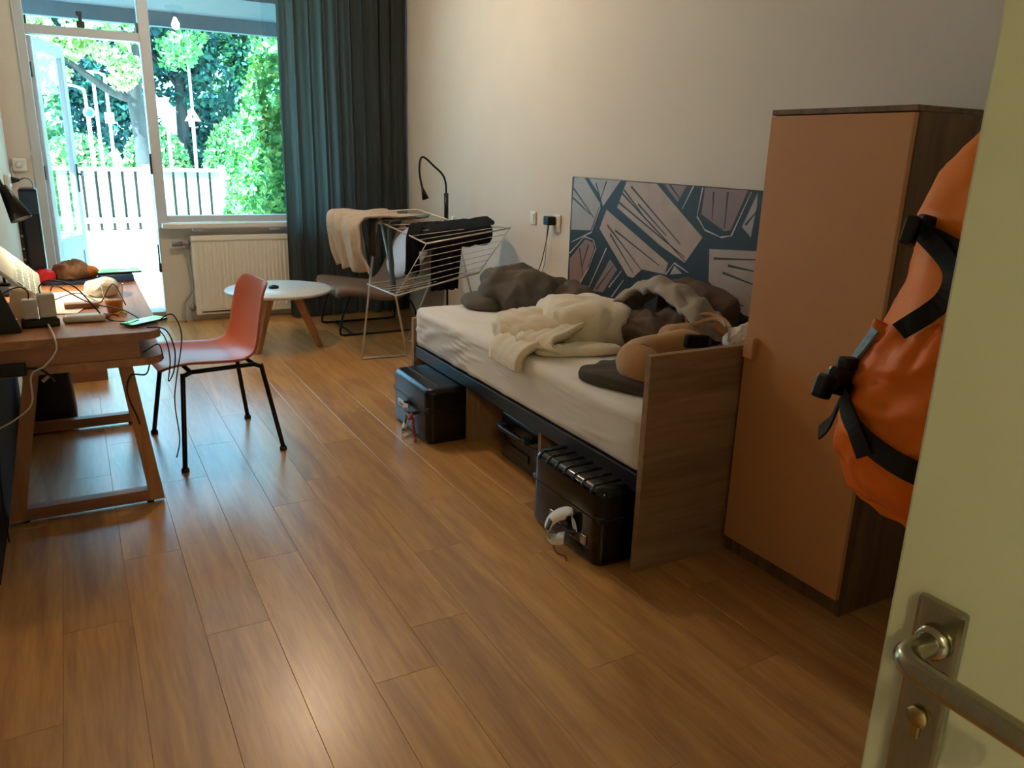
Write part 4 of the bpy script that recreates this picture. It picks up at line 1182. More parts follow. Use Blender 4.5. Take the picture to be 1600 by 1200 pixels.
# ------------------------------------------------------------------ picture above the bed
pc = thing('wall_picture', 'large panel picture of overlapping book pages above the bed', 'picture', (2.59, 2.97, 0.57))
M_pbg = pm('print_dark', '#1c2222', 0.5, var=0.15)
b = B(); box(b, 2.582, 2.599, 1.97, 3.965, 0.56, 1.260, 0.001, 1); obj('panel', b, M_pbg, pc)
PCOL = {'l': pm('print_grey', '#a39e9a', 0.5, var=0.08, scale=10), 't': pm('print_tan', '#b09a8a', 0.5, var=0.10, scale=10), 'm': pm('print_mauve', '#8a7068', 0.5, var=0.10, scale=10), 'k': pm('print_ink', '#2b2523', 0.5), 'w': pm('print_edge', '#c2b8ae', 0.5)}
pages = [('l', [(3.942, 1.258), (3.838, 1.259), (3.668, 1.125), (3.748, 0.973), (3.949, 0.958), (3.952, 1.096)]), ('l', [(3.794, 1.258), (3.494, 1.258), (3.641, 1.115), (3.69, 1.181)]),
         ('t', [(3.44, 1.256), (3.192, 1.256), (2.826, 1.029), (2.932, 0.896), (3.119, 0.955), (3.51, 1.117)]), ('t', [(3.606, 1.099), (3.055, 0.879), (3.075, 0.819), (3.26, 0.82), (3.329, 0.764), (3.376, 0.766), (3.662, 0.991)]),
         ('m', [(3.952, 0.787), (3.796, 0.918), (3.715, 0.907), (3.702, 0.869), (3.809, 0.671), (3.937, 0.566)]), ('m', [(3.696, 0.633), (3.545, 0.834), (3.474, 0.79), (3.592, 0.645)]),
         ('m', [(3.131, 1.257), (2.968, 1.256), (3.021, 1.177)]), ('m', [(2.84, 1.255), (2.569, 1.257), (2.649, 1.079), (2.687, 1.071), (2.847, 1.133)]),
         ('l', [(2.511, 1.251), (2.508, 1.196), (2.523, 1.061), (2.582, 1.1)]), ('t', [(2.772, 0.982), (2.30, 1.021), (2.28, 0.70), (2.513, 0.719), (2.756, 0.832)]), ('l', [(3.007, 0.873), (2.944, 0.842), (3.034, 0.825)]),
         ('t', [(2.45, 1.25), (2.12, 1.25), (2.2, 1.06), (2.42, 1.08)]), ('m', [(2.2, 0.98), (1.99, 1.1), (1.99, 0.75), (2.18, 0.72)])]
strokes = [[(3.498, 1.146), (2.935, 0.921)], [(3.471, 1.193), (2.926, 0.901)], [(3.399, 1.233), (2.976, 0.98)], [(3.329, 1.148), (3.086, 1.011)], [(3.458, 1.212), (3.263, 1.082)], [(3.589, 1.017), (3.268, 0.819)], [(3.513, 0.995), (3.121, 0.857)], [(3.559, 0.972), (3.332, 0.791)],
           [(3.946, 1.141), (3.756, 1.06)], [(3.945, 1.196), (3.72, 1.044)], [(3.722, 1.236), (3.651, 1.126)], [(3.622, 1.25), (3.67, 1.144)], [(2.78, 1.24), (2.773, 1.115)], [(2.69, 1.245), (2.688, 1.083)], [(2.642, 0.922), (2.45, 0.918)], [(2.671, 0.886), (2.45, 0.858)], [(2.677, 0.771), (2.519, 0.758)], [(2.737, 0.942), (2.45, 0.972)],
           [(3.662, 0.648), (3.508, 0.805)], [(3.091, 1.257), (3.004, 1.191)], [(2.562, 1.11), (2.504, 1.175)], [(3.85, 0.86), (3.80, 0.70)], [(3.76, 0.89), (3.82, 0.75)]]
outl = [[(3.676, 1.12), (3.666, 1.106), (3.738, 0.964), (3.945, 0.885)], [(2.855, 1.255), (2.876, 1.122), (2.814, 1.065), (2.705, 1.042), (2.64, 1.056), (2.548, 1.252)], [(3.955, 0.818), (3.806, 0.932), (3.715, 0.922), (3.686, 0.88), (3.747, 0.76), (3.878, 0.6)], [(3.068, 0.82), (3.009, 0.885), (2.901, 0.853)], [(2.919, 1.257), (2.985, 1.147)], [(3.584, 0.892), (3.749, 0.624)], [(3.54, 0.68), (3.43, 0.79)], [(3.51, 0.63), (3.41, 0.74)]]
for kx, poly in pages:
    b = B(); prism(b, poly, 'x', 2.5812, 2.5822); obj('page_print', b, PCOL[kx], pc)
def stroke2(bmx, p, q, wd, x0, x1):
    d = Vector((q[0]-p[0], q[1]-p[1])); n_ = Vector((-d.y, d.x)).normalized()*wd
    prism(bmx, [(p[0]-n_.x, p[1]-n_.y), (q[0]-n_.x*0.4, q[1]-n_.y*0.4), (q[0]+n_.x*0.4, q[1]+n_.y*0.4), (p[0]+n_.x, p[1]+n_.y)], 'x', x0, x1)
b = B()
for p, q in strokes: stroke2(b, p, q, 0.0055, 2.5806, 2.5815)
obj('ink_strokes', b, PCOL['k'], pc)
b = B()
for pl_ in outl:
    for p, q in zip(pl_[:-1], pl_[1:]): stroke2(b, p, q, 0.004, 2.5806, 2.5815)
obj('pale_outlines', b, PCOL['w'], pc)

# switch and socket on the long wall
sw = thing('light_switch', 'white rocker switch on the wall beside the socket', 'switch', (2.59, 4.42, 0.95))
b = B(); box(b, 2.588, 2.6, 4.385, 4.455, 0.945, 1.03, 0.006, 3); obj('plate', b, M_white_pl, sw)
b = B(); box(b, 2.582, 2.589, 4.397, 4.443, 0.957, 1.018, 0.004, 2); obj('rocker', b, M_white_pl, sw)
sk = thing('wall_socket', 'white wall socket holding the black charger above the bed', 'socket', (2.59, 4.14, 0.93))
b = B(); box(b, 2.588, 2.6, 4.09, 4.165, 0.925, 1.03, 0.006, 3); obj('plate', b, M_white_pl, sk)
b = B(); lathe(b, [(0.021, 0), (0.024, 0.002), (0.021, 0.004)], (2.588, 4.125, 0.955), 20, Matrix.Rotation(-PI/2, 4, 'Y')); obj('outlet_ring', b, M_white_pl, sk)
cg = thing('black_charger', 'black plug charger with two cables in the wall socket', 'charger', (2.56, 4.17, 0.97))
b = B(); box(b, 2.535, 2.587, 4.135, 4.20, 0.965, 1.018, 0.006, 2); obj('plug_body', b, M_black, cg)
for k_, (e1, e2) in enumerate((((2.57, 4.26, 0.72), (2.56, 4.32, 0.60)), ((2.57, 4.22, 0.72), (2.555, 4.27, 0.60)))):
    b = B(); tube(b, [(2.56, 4.17+0.012*k_, 0.967), (2.565, 4.20, 0.87), e1, e2, (2.54, e2[1]+0.02, 0.50)], 0.0028, 6, 5); obj('cable', b, M_black if k_ == 0 else M_pipe, cg)

# ------------------------------------------------------------------ wardrobe
wd_ = thing('wardrobe', 'tall terracotta-fronted wardrobe at the foot of the bed', 'wardrobe', (2.25, 1.64, 0))
M_wdoor = pm('wardrobe_door_clay', '#d49c66', 0.5, var=0.02, scale=4)
M_wside = wood('wardrobe_side_oak', '#86694a', '#5e4630', rough=0.55, axis='z', rnd=0.05)
b = B(); box(b, 1.988, 2.50, 1.393, 1.411, 0, 1.522, 0.0015, 1); obj('side_panel', b, M_wside, wd_)
b = B(); box(b, 1.988, 2.50, 1.878, 1.896, 0, 1.522, 0.0015, 1); obj('side_panel', b, M_wside, wd_)
b = B(); box(b, 1.972, 2.50, 1.393, 1.896, 1.522, 1.538, 0.0015, 1); obj('top_panel', b, M_wside, wd_)
b = B(); box(b, 2.485, 2.50, 1.411, 1.878, 0, 1.522); obj('back_panel', b, M_wside, wd_)
b = B(); box(b, 1.995, 2.012, 1.411, 1.878, 0, 0.058, 0.001); obj('plinth', b, M_wside, wd_)
b = B(); box(b, 1.968, 1.986, 1.396, 1.893, 0.063, 1.519, 0.0015, 1); wdr = obj('door', b, M_wdoor, wd_)
b = B(); box(b, 1.945, 1.968, 1.838, 1.880, 0.742, 0.815, 0.003, 2); obj('handle', b, M_wdoor, wdr)

# ------------------------------------------------------------------ backpack
M_or = pm('orange_ripstop', '#ff8a12', 0.5, var=0.06, scale=14, bump=0.12, bscale=40)
M_orp = pm('pocket_orange', '#ff7d0e', 0.5, var=0.08, scale=14, bump=0.12, bscale=40)
M_web = pm('black_webbing', '#0b0b0c', 0.75, var=0.1, scale=90)
M_bpb = pm('blue_mesh', '#7fa6c4', 0.6, var=0.4, scale=70)
bp = thing('backpack', 'orange hiking backpack with black straps and buckles hanging behind the door', 'backpack', (1.36, 0.80, 0.72))
secs = [(0.735, 1.415, 0.75, 0.085, 0.12), (0.77, 1.375, 0.765, 0.13, 0.155), (0.84, 1.355, 0.77, 0.155, 0.165), (0.93, 1.345, 0.77, 0.165, 0.17), (1.02, 1.355, 0.77, 0.155, 0.17), (1.10, 1.375, 0.77, 0.130, 0.165),
        (1.18, 1.400, 0.775, 0.110, 0.155), (1.24, 1.415, 0.78, 0.095, 0.150), (1.30, 1.415, 0.79, 0.098, 0.150), (1.38, 1.445, 0.79, 0.072, 0.140), (1.46, 1.475, 0.77, 0.042, 0.110), (1.50, 1.49, 0.75, 0.02, 0.06)]
def bplerp(u):
    i = u*(len(secs)-1); a = int(min(i, len(secs)-2)); t = i-a
    return [secs[a][k]+(secs[a+1][k]-secs[a][k])*t for k in range(5)]
def pack(u, v):
    z, cx, cy, rx, ry = bplerp(u)
    a = 2*PI*v
    ca, sa = math.cos(a), math.sin(a)
    k = (abs(ca)**2.6+abs(sa)**2.6)**(-1/2.6)
    p = Vector((cx+rx*ca*k, cy+ry*sa*k, z))
    d = 0.010*nz(p, 9, 4)+0.006*ridge(p, 14, 6)
    if u < 0.12: d += 0.012*math.sin(a*14)*(0.12-u)/0.12
    return p+Vector((ca, sa, 0))*d
b = B(); V_ = grid(b, 60, 64, pack); b.faces.new([V_[0][j] for j in range(63, -1, -1)]); b.faces.new([V_[59][j] for j in range(64)])
bmesh.ops.remove_doubles(b, verts=b.verts[:], dist=1e-5)
obj('pack_body', b, M_or, bp, smooth=True)
# elastic side pocket facing the room
def surf(z, deg, off=0.0):
    z = max(secs[0][0], min(secs[-1][0]-1e-4, z))
    kk = max(k for k in range(len(secs)-1) if secs[k][0] <= z)
    t = (z-secs[kk][0])/(secs[kk+1][0]-secs[kk][0])
    cx, cy, rx, ry = [secs[kk][k]+(secs[kk+1][k]-secs[kk][k])*t for k in (1, 2, 3, 4)]
    a = math.radians(deg); ca, sa = math.cos(a), math.sin(a)
    k = (abs(ca)**2.6+abs(sa)**2.6)**(-1/2.6)
    return Vector((cx+(rx*k+off)*ca, cy+(ry*k+off)*sa, z))
def pocket(u, v):
    deg = 135+150*v
    zz = 0.80+0.31*u
    bulge = 0.010+0.030*math.sin(PI*min(1, u*1.05))*math.sin(PI*v)**0.5
    g = 0.006*math.sin(v*60+3*nz((v*6, u, 0), 1, 3))*max(0, (u-0.70)/0.30)+0.016*nz((v*5, u*4, 0), 1.4, 2)+0.012*((1-abs(nz((v*4+u*2, u*3-v, 1), 1.5, 6))*1.6)**3-0.3)
    p = surf(zz, deg, bulge+g)
    return p+Vector((0, 0, 0.007*math.sin(v*50)*max(0, (u-0.85)/0.15)+0.02*u*math.sin(v*PI)))
b = B(); grid(b, 44, 90, pocket, thick=0.004); obj('side_pocket', b, M_orp, bp, smooth=True)
# bottom gather
b = B()
def bot(u, v):
    a = 2*PI*v
    r = 1.0-0.35*u
    z = 0.765-0.05*u
    d = 1+0.06*math.sin(a*16)*u+0.04*nz((math.cos(a)*2, math.sin(a)*2, u), 2, 3)
    return Vector((1.385+0.125*r*d*math.cos(a), 0.72+0.165*r*d*math.sin(a), z+0.008*math.sin(a*11)))
grid(b, 10, 70, bot); obj('bottom_gather', b, M_orp, bp, smooth=True)
# straps
def strap(name, pts, width, m=None, thick=0.004):
    P = smooth_pts([surf(z, d, o) for z, d, o in pts], 5)
    N = smooth_pts([surf(z, d, o+0.05) for z, d, o in pts], 5)
    b = B(); rows = []; n = len(P)
    for i in range(n):
        t = (P[min(i+1, n-1)]-P[max(i-1, 0)]).normalized(); nn = (N[i]-P[i]); nn = (nn-t*nn.dot(t)).normalized(); wv = t.cross(nn)
        rows.append([b.verts.new(P[i]+wv*sx*width/2+nn*sy*thick/2) for sx, sy in ((1, 1), (-1, 1), (-1, -1), (1, -1))])
    for i in range(n-1):
        for k in range(4): b.faces.new((rows[i][k], rows[i][(k+1) % 4], rows[i+1][(k+1) % 4], rows[i+1][k]))
    b.faces.new(rows[0][::-1]); b.faces.new(rows[-1])
    return obj(name, b, m or M_web, bp)
strap('lid_strap', [(1.285, 120, 0.012), (1.282, 145, 0.022), (1.262, 165, 0.016), (1.240, 185, 0.012), (1.228, 215, 0.012), (1.225, 250, 0.012), (1.23, 275, 0.012)], 0.028)
strap('strap_tail', [(1.275, 150, 0.024), (1.225, 172, 0.022), (1.17, 176, 0.024), (1.115, 166, 0.046)], 0.036)
strap('hip_strap', [(1.005, 135, 0.012), (0.985, 150, 0.040), (0.945, 172, 0.056), (0.915, 200, 0.056), (0.905, 235, 0.050), (0.91, 275, 0.03)], 0.038)
strap('strap_tail', [(0.99, 152, 0.046), (0.955, 168, 0.060), (0.915, 176, 0.060)], 0.034)
strap('strap_tail', [(0.97, 134, 0.02), (0.925, 136, 0.03), (0.895, 133, 0.05)], 0.032)
strap('mesh_wing', [(1.02, 140, 0.035), (1.06, 143, 0.032), (1.105, 148, 0.034)], 0.026, M_bpb)
c_ = surf(1.275, 148, 0.03)
b = B(); obox(b, c_+Vector((-0.012, 0, 0)), (0.026, 0.024, 0.052), pitch=0.35, yaw=0.2, bev=0.005); obox(b, c_+Vector((0.02, -0.012, 0.012)), (0.045, 0.022, 0.030), pitch=0.2, yaw=-0.3, bev=0.005); obj('lid_buckle', b, M_black, bp)
c_ = surf(1.01, 146, 0.045)
b = B(); obox(b, c_, (0.060, 0.030, 0.050), pitch=0.3, bev=0.009); obox(b, c_+Vector((-0.042, 0, -0.004)), (0.028, 0.028, 0.044), pitch=0.3, bev=0.006); obox(b, c_+Vector((0.012, 0, 0.032)), (0.036, 0.026, 0.026), pitch=0.1, bev=0.007); obj('hip_buckle', b, M_black, bp)
b = B(); tube(b, [(1.49, 0.75, 1.44), (1.475, 0.75, 1.52), (1.495, 0.75, 1.555), (1.51, 0.75, 1.52), (1.505, 0.75, 1.44)], 0.007, 8, 4); obj('haul_loop', b, M_web, bp)
hk = thing('coat_hook', 'steel coat hook on the wall carrying the orange backpack', 'hook', (1.515, 0.75, 1.5))
b = B(); box(b, 1.508, 1.5195, 0.735, 0.765, 1.50, 1.60, 0.003); obj('plate', b, M_steel, hk)
b = B(); tube(b, [(1.51, 0.75, 1.56), (1.485, 0.75, 1.545), (1.475, 0.75, 1.565), (1.472, 0.75, 1.585)], 0.005, 8, 4); obj('prong', b, M_steel, hk)

# ------------------------------------------------------------------ things on and around the desk
ZD = 0.72
b = B(); prism(b, [(-0.338, ZD+0.001), (-0.200, ZD+0.001), (-0.262, 0.930), (-0.300, 0.945), (-0.338, 0.945)], 'y', 3.235, 3.255)
bmesh.ops.bevel(b, geom=b.edges[:], offset=0.004, segments=2, affect='EDGES')
tag(obj('dark_tablet', b, pm('slate_plastic', '#23282c', 0.5)), 'dark slate tablet case propped up at the near desk corner', 'tablet')
# slanted keyboard
kb = thing('slanted_keyboard', 'pale grey keyboard propped at a slant against the wall', 'keyboard', (-0.24, 3.90, ZD))
M_kb = pm('keyboard_grey', '#a9b3ae', 0.5, var=0.04)
KM = Matrix.Translation((-0.232, 3.84, 0.862)) @ Matrix.Rotation(0.05, 4, 'Z') @ Matrix.Rotation(0.36, 4, 'X') @ Matrix.Rotation(0.85, 4, 'Y') @ Matrix.Diagonal((0.80, 0.72, 1, 1))
b = B(); box(b, -0.160, 0.160, -0.17, 0.17, -0.008, 0.004, 0.004, 2, KM); obj('case', b, M_kb, kb)
b = B()
box(b, -0.150, -0.02, -0.16, 0.16, 0.004, 0.0065, 0.001, 1, KM)
obj('cover_panel', b, pm('keyboard_beige', '#c8c1b2', 0.5), kb)
for r_ in range(4):
    for c_ in range(11):
        b = B(); xx = 0.0+r_*0.037; yy = -0.155+c_*0.0285
        box(b, xx, xx+0.032, yy, yy+0.024, 0.004, 0.009, 0.002, 1, KM)
        obj('key', b, M_kb, kb)
# power strip and adapters
b = B(); obox(b, (-0.145, 3.335, ZD+0.016), (0.125, 0.06, 0.032), yaw=0.08, bev=0.007)
tag(obj('power_strip', b, M_black), 'black power strip block at the near edge of the desk', 'power strip')
M_adp = pm('adapter_white', '#d8d2c6', 0.4)
for lb, cx, cy, s in (('small white plug adapter on the black power strip, beside the taller one', -0.172, 3.33, (0.048, 0.045, 0.072)), ('tall white plug adapter on the black power strip', -0.118, 3.345, (0.056, 0.05, 0.088))):
    t = thing('plug_adapter', lb, 'adapter', (cx, cy, ZD+0.033), 'adapters on the power strip')
    b = B(); obox(b, (cx, cy, ZD+0.033+s[2]/2), s, yaw=0.08, bev=0.006); obj('body', b, M_adp, t)
    b = B(); tube(b, [(cx, cy, ZD+0.033+s[2]), (cx, cy+0.005, ZD+0.06+s[2]), (cx-0.03, cy+0.05, ZD+0.07+s[2]), (cx-0.09, cy+0.12, ZD+0.03+s[2]), (cx-0.12, cy+0.2, ZD+0.005)], 0.003, 6, 5) if cx < -0.15 else tube(b, [(cx-0.015, cy, ZD+0.033+s[2]), (cx-0.015, cy, ZD+0.06+s[2]), (cx+0.02, cy+0.03, ZD+0.075+s[2]), (cx+0.10, cy+0.06, ZD+0.04+s[2]), (cx+0.19, cy+0.02, ZD+0.01), (cx+0.27, cy-0.06, ZD+0.005)], 0.0028, 6, 5)
    obj('cable', b, M_black, t)
# white mug with tan liquid behind the adapters
mg = thing('paper_cup', 'cream paper cup tilted behind the plug adapters', 'cup', (-0.225, 3.50, ZD))
Mt = Matrix.Rotation(0.25, 4, 'Y')
b = B(); lathe(b, [(0, 0), (0.026, 0), (0.04, 0.105), (0.042, 0.108), (0.037, 0.105), (0.024, 0.01), (0, 0.01)], (-0.225, 3.50, ZD+0.008), 20, Mt); obj('cup_wall', b, pm('cup_cream', '#eadfc8', 0.6), mg)
b = B(); lathe(b, [(0, 0.07), (0.032, 0.07), (0.03, 0.066), (0, 0.066)], (-0.225, 3.50, ZD+0.008), 20, Mt); obj('drink', b, pm('tea_brown', '#b27b3c', 0.3), mg)
# power bank
pb = thing('power_bank', 'off-white rounded power bank lying along the desk edge', 'power bank', (0.0, 3.37, ZD))
b = B(); obox(b, (0.0, 3.375, ZD+0.014), (0.145, 0.068, 0.026), yaw=-0.05, bev=0.0125, seg=4); obj('body', b, pm('bank_white', '#d9d0c4', 0.35), pb, smooth=True)
b = B(); obox(b, (0.074, 3.372, ZD+0.014), (0.003, 0.03, 0.010), yaw=-0.05); obj('port', b, M_black, pb)
# tan wooden block and paper
b = B(); obox(b, (-0.005, 3.66, ZD+0.012), (0.125, 0.05, 0.022), yaw=0.05, bev=0.003)
tag(obj('wood_block', b, M_oakx), 'flat tan wooden block between papers and power bank', 'block')
for i, (cx, cy, yaw, lb) in enumerate(((-0.015, 3.93, 0.1, 'white sheet of paper lit brightly on the middle of the desk'), (-0.09, 3.70, -0.25, 'white sheet of paper partly under the tan wooden block'))):
    b = B(); obox(b, (cx, cy, ZD+0.0015+0.0016*i), (0.21, 0.297, 0.001), yaw=yaw); tag(obj('paper_sheet', b, M_tagw), lb, 'paper', 'papers on the desk')
# plastic cup with orange drink
cu_ = thing('plastic_cup', 'clear plastic cup with orange drink standing near the desk edge', 'cup', (0.112, 3.52, ZD))
b = B(); lathe(b, [(0.029, 0.001), (0.041, 0.112), (0.043, 0.114), (0.040, 0.112), (0.028, 0.002), (0, 0.002)], (0.112, 3.52, ZD), 24); obj('cup_wall', b, glass_mat('clear_plastic', (0.95, 0.93, 0.88, 1)), cu_)
b = B(); lathe(b, [(0, 0.003), (0.0275, 0.003), (0.0325, 0.05), (0, 0.05)], (0.112, 3.52, ZD), 24); obj('orange_drink', b, pm('orange_juice', '#e0882e', 0.3), cu_)
b = B(); blob(b, (0.085, 3.95, ZD+0.032), (0.065, 0.08, 0.035), sub=4, amp=0.012, fs=14, seed=41, floor=ZD+0.001)
tag(obj('crumpled_napkin', b, M_tagw, smooth=True), 'crumpled white napkin behind the plastic cup', 'napkin')
# trinkets
for i, (cx, cy, cc, lb) in enumerate(((0.065, 3.43, '#3a3a9a', 'small blue hair clip by the orange drink cup'), (0.10, 3.41, '#a3484a', 'small red hair clip by the orange drink cup'), (0.13, 3.44, '#d9c04a', 'small yellow hair clip by the orange drink cup'))):
    b = B(); tube(b, [(cx-0.02, cy, ZD+0.005), (cx, cy+0.008, ZD+0.012), (cx+0.02, cy, ZD+0.005)], 0.005, 8, 3); obox(b, (cx-0.018, cy, ZD+0.006), (0.012, 0.012, 0.010), bev=0.003)
    tag(obj('hair_clip', b, pm('clip_%d' % i, cc, 0.4)), lb, 'hair clip', 'hair clips on the desk')
# phone with lit screen
def slab_device(name, label, cat, c, size, yaw, scr, strength, roll=0.0, pitch=0.0):
    t = thing(name, label, cat, c)
    M = Matrix.Translation(Vector(c)) @ Matrix.Rotation(yaw, 4, 'Z') @ Matrix.Rotation(pitch, 4, 'Y') @ Matrix.Rotation(roll, 4, 'X')
    sx, sy, sz = size
    b = B(); box(b, -sx/2, sx/2, -sy/2, sy/2, 0.001, sz, 0.003, 2, M); obj('body', b, M_black, t)
    m = D.materials.new(name+'_screen'); m.use_nodes = True; nt = m.node_tree; bs = nt.nodes['Principled BSDF']
    n_ = nt.nodes.new('ShaderNodeTexNoise'); n_.inputs['Scale'].default_value = 22; cr = nt.nodes.new('ShaderNodeValToRGB')
    tc = nt.nodes.new('ShaderNodeTexCoord'); nt.links.new(tc.outputs['Object'], n_.inputs['Vector'])
    cr.color_ramp.elements[0].position = 0.35; cr.color_ramp.elements[0].color = lin(scr[0]); cr.color_ramp.elements[1].position = 0.65; cr.color_ramp.elements[1].color = lin(scr[1])
    nt.links.new(n_.outputs['Fac'], cr.inputs[0]); nt.links.new(cr.outputs[0], bs.inputs['Base Color']); nt.links.new(cr.outputs[0], bs.inputs['Emission Color'])
    bs.inputs['Emission Strength'].default_value = strength; bs.inputs['Roughness'].default_value = 0.08
    b = B(); box(b, -sx/2+0.004, sx/2-0.004, -sy/2+0.004, sy/2-0.004, sz, sz+0.0008, 0, 1, M); obj('screen', b, m, t)
    return t
slab_device('phone', 'black phone with a green lit screen over the rounded desk corner', 'phone', (0.198, 3.245, ZD+0.006), (0.155, 0.075, 0.009), 0.55, ('#2f8f62', '#7fd07a'), 0.35, pitch=-0.03)
slab_device('tablet', 'tablet with a teal lit screen overhanging the far desk edge', 'tablet', (0.175, 4.40, ZD+0.036), (0.20, 0.14, 0.009), 0.08, ('#5ec2b4', '#a6dfb0'), 0.5)
b = B(); obox(b, (0.16, 4.38, ZD+0.018), (0.15, 0.16, 0.034), yaw=0.05, bev=0.004)
tag(obj('blue_book', b, pm('book_blue', '#3b5f8a', 0.6)), 'thick blue book under the teal-screened tablet', 'book')
# red mouse, paper bag, orange, black tray
b = B(); blob(b, (-0.143, 4.33, ZD+0.040), (0.046, 0.040, 0.036), yaw=0.3, sub=4, power=2.4, amp=0.0, fs=3, seed=2, floor=ZD+0.001)
tag(obj('red_mouse', b, pm('red_gloss', '#d8263c', 0.3), smooth=True), 'bright red rounded mouse at the back of the desk', 'mouse')
b = B(); obox(b, (-0.03, 4.36, ZD+0.008), (0.22, 0.16, 0.014), yaw=-0.1, bev=0.003)
tag(obj('dark_notebook', b, pm('navy_cover', '#2c3a58', 0.6)), 'dark navy notebook under the crumpled paper bag', 'notebook')
b = B(); blob(b, (-0.03, 4.40, ZD+0.048), (0.072, 0.065, 0.036), sub=5, amp=0.018, fs=13, seed=51, fine=0.008, floor=ZD+0.016)
tag(obj('paper_bag', b, pm('kraft_bag', '#9c7c5e', 0.8, var=0.15), smooth=True), 'crumpled brown paper bag beside the red mouse', 'paper bag')
b = B(); blob(b, (0.05, 4.39, ZD+0.045), (0.036, 0.033, 0.028), sub=4, amp=0.004, fs=18, seed=52, floor=ZD+0.016)
tag(obj('orange_packet', b, pm('orange_peel', '#e08a3c', 0.6, bump=0.2), smooth=True), 'small orange packet next to the brown paper bag', 'packet')
# slim computer tower
tw = thing('computer_tower', 'slim blue-black computer tower standing upright at the back of the desk', 'computer', (-0.17, 4.44, ZD))
b = B(); box(b, -0.205, -0.130, 4.36, 4.515, ZD+0.004, 1.165, 0.012, 3); obj('case', b, pm('tower_black', '#16263a', 0.35), tw)
b = B(); box(b, -0.222, -0.204, 4.37, 4.50, 0.75, 1.06, 0.004, 2); pn = obj('port_panel', b, M_black, tw)
for z in (0.80, 0.83, 0.88, 0.94, 1.02):
    b = B(); box(b, -0.219, -0.207, 4.366, 4.372, z, z+0.012, 0.002, 1); obj('port', b, M_chrome, pn)
b = B(); box(b, -0.20, -0.13, 4.355, 4.361, 1.05, 1.15, 0.002, 1); obj('front_cover', b, pm('tower_blue', '#2f4f72', 0.35), tw)
# monitor edge-on at the wall
mo = thing('monitor', 'dark monitor turned edge-on against the wall above the desk', 'monitor', (-0.31, 4.1, ZD))
b = B(); obox(b, (-0.314, 4.05, 1.035), (0.020, 0.50, 0.38), yaw=0.02, bev=0.005); obj('housing', b, M_black, mo)
b = B(); obox(b, (-0.3035, 4.05, 1.04), (0.002, 0.47, 0.34), yaw=0.02); obj('screen', b, pm('screen_sky_tint', '#27506f', 0.15), mo)  # blue base colour stands for the sky reflected in the dark screen
b = B(); box(b, -0.335, -0.325, 4.08, 4.16, ZD+0.012, 0.92, 0.003); obj('stand_neck', b, M_black, mo)
b = B(); box(b, -0.337, -0.245, 4.03, 4.21, ZD+0.001, ZD+0.012, 0.004); obj('stand_foot', b, M_black, mo)
# desk lamp over the papers
dl = thing('desk_lamp', 'black desk lamp with a tilted cone shade over the papers', 'lamp', (-0.28, 4.24, ZD))
b = B(); tube(b, [(-0.31, 4.36, ZD+0.01), (-0.318, 4.36, 0.95), (-0.325, 4.34, 1.20), (-0.30, 4.22, 1.26), (-0.262, 4.10, 1.235), (-0.243, 4.055, 1.19)], 0.006, 8, 5); obj('arm', b, M_blackm, dl)
b = B(); lathe(b, [(0, ZD+0.001), (0.024, ZD+0.001), (0.024, ZD+0.012), (0, ZD+0.014)], (-0.312, 4.36, 0), 24); obj('base', b, M_blackm, dl)
ax = Vector((0.40, -0.25, -1)).normalized(); LQ = ax.to_track_quat('Z', 'Y').to_matrix().to_4x4(); L0 = Vector((-0.243, 4.05, 1.19))
b = B(); lathe(b, [(0.0, 0), (0.016, 0), (0.024, 0.04), (0.044, 0.15), (0.041, 0.15), (0.021, 0.045), (0, 0.03)], L0, 24, LQ); obj('shade', b, M_black, dl)
b = B(); lathe(b, [(0, 0.085), (0.014, 0.09), (0.018, 0.105), (0.012, 0.12), (0, 0.125)], L0, 12, LQ); obj('bulb', b, emis('desk_bulb_glow', (1.0, 0.78, 0.48, 1), 1700.0), dl)
# cables on and below the desk
def cable(label, pts, r=0.0026, m=None, name='cable'):
    b = B(); tube(b, pts, r, 6, 6); tag(obj(name, b, m or M_black), label, 'cable', 'loose cables around the desk')
M_cabg = pm('grey_cable', '#6b6a68', 0.5)
cable('long thin cable from the phone hanging to near the floor', [(0.25, 3.24, ZD+0.012), (0.30, 3.24, ZD+0.03), (0.325, 3.24, 0.66), (0.29, 3.22, 0.50), (0.275, 3.22, 0.40), (0.28, 3.22, 0.25), (0.262, 3.22, 0.17)])
cable('looped cable hanging in a knot off the rounded desk corner', [(0.20, 3.16, ZD+0.004), (0.26, 3.14, 0.715), (0.285, 3.13, 0.64), (0.275, 3.12, 0.56), (0.252, 3.12, 0.52), (0.265, 3.12, 0.60), (0.258, 3.14, 0.68), (0.23, 3.17, ZD+0.004)])
cable('short cable loop resting on the lower desk shelf', [(0.245, 3.15, 0.60), (0.235, 3.16, 0.655), (0.20, 3.17, 0.64), (0.18, 3.17, 0.628), (0.19, 3.20, 0.627)], 0.0026)
cable('cable with a dark plug drooping below the lower shelf', [(0.20, 3.18, 0.59), (0.18, 3.16, 0.545), (0.13, 3.15, 0.55), (0.11, 3.16, 0.50), (0.115, 3.19, 0.44), (0.135, 3.195, 0.37), (0.14, 3.19, 0.34)], 0.003)
cable('grey cable snaking over the white papers to the cup', [(-0.13, 3.80, ZD+0.006), (-0.02, 3.86, ZD+0.03), (0.05, 3.70, ZD+0.02), (0.07, 3.62, ZD+0.03), (0.12, 3.62, ZD+0.10), (0.155, 3.56, ZD+0.02)], 0.0026, M_cabg)
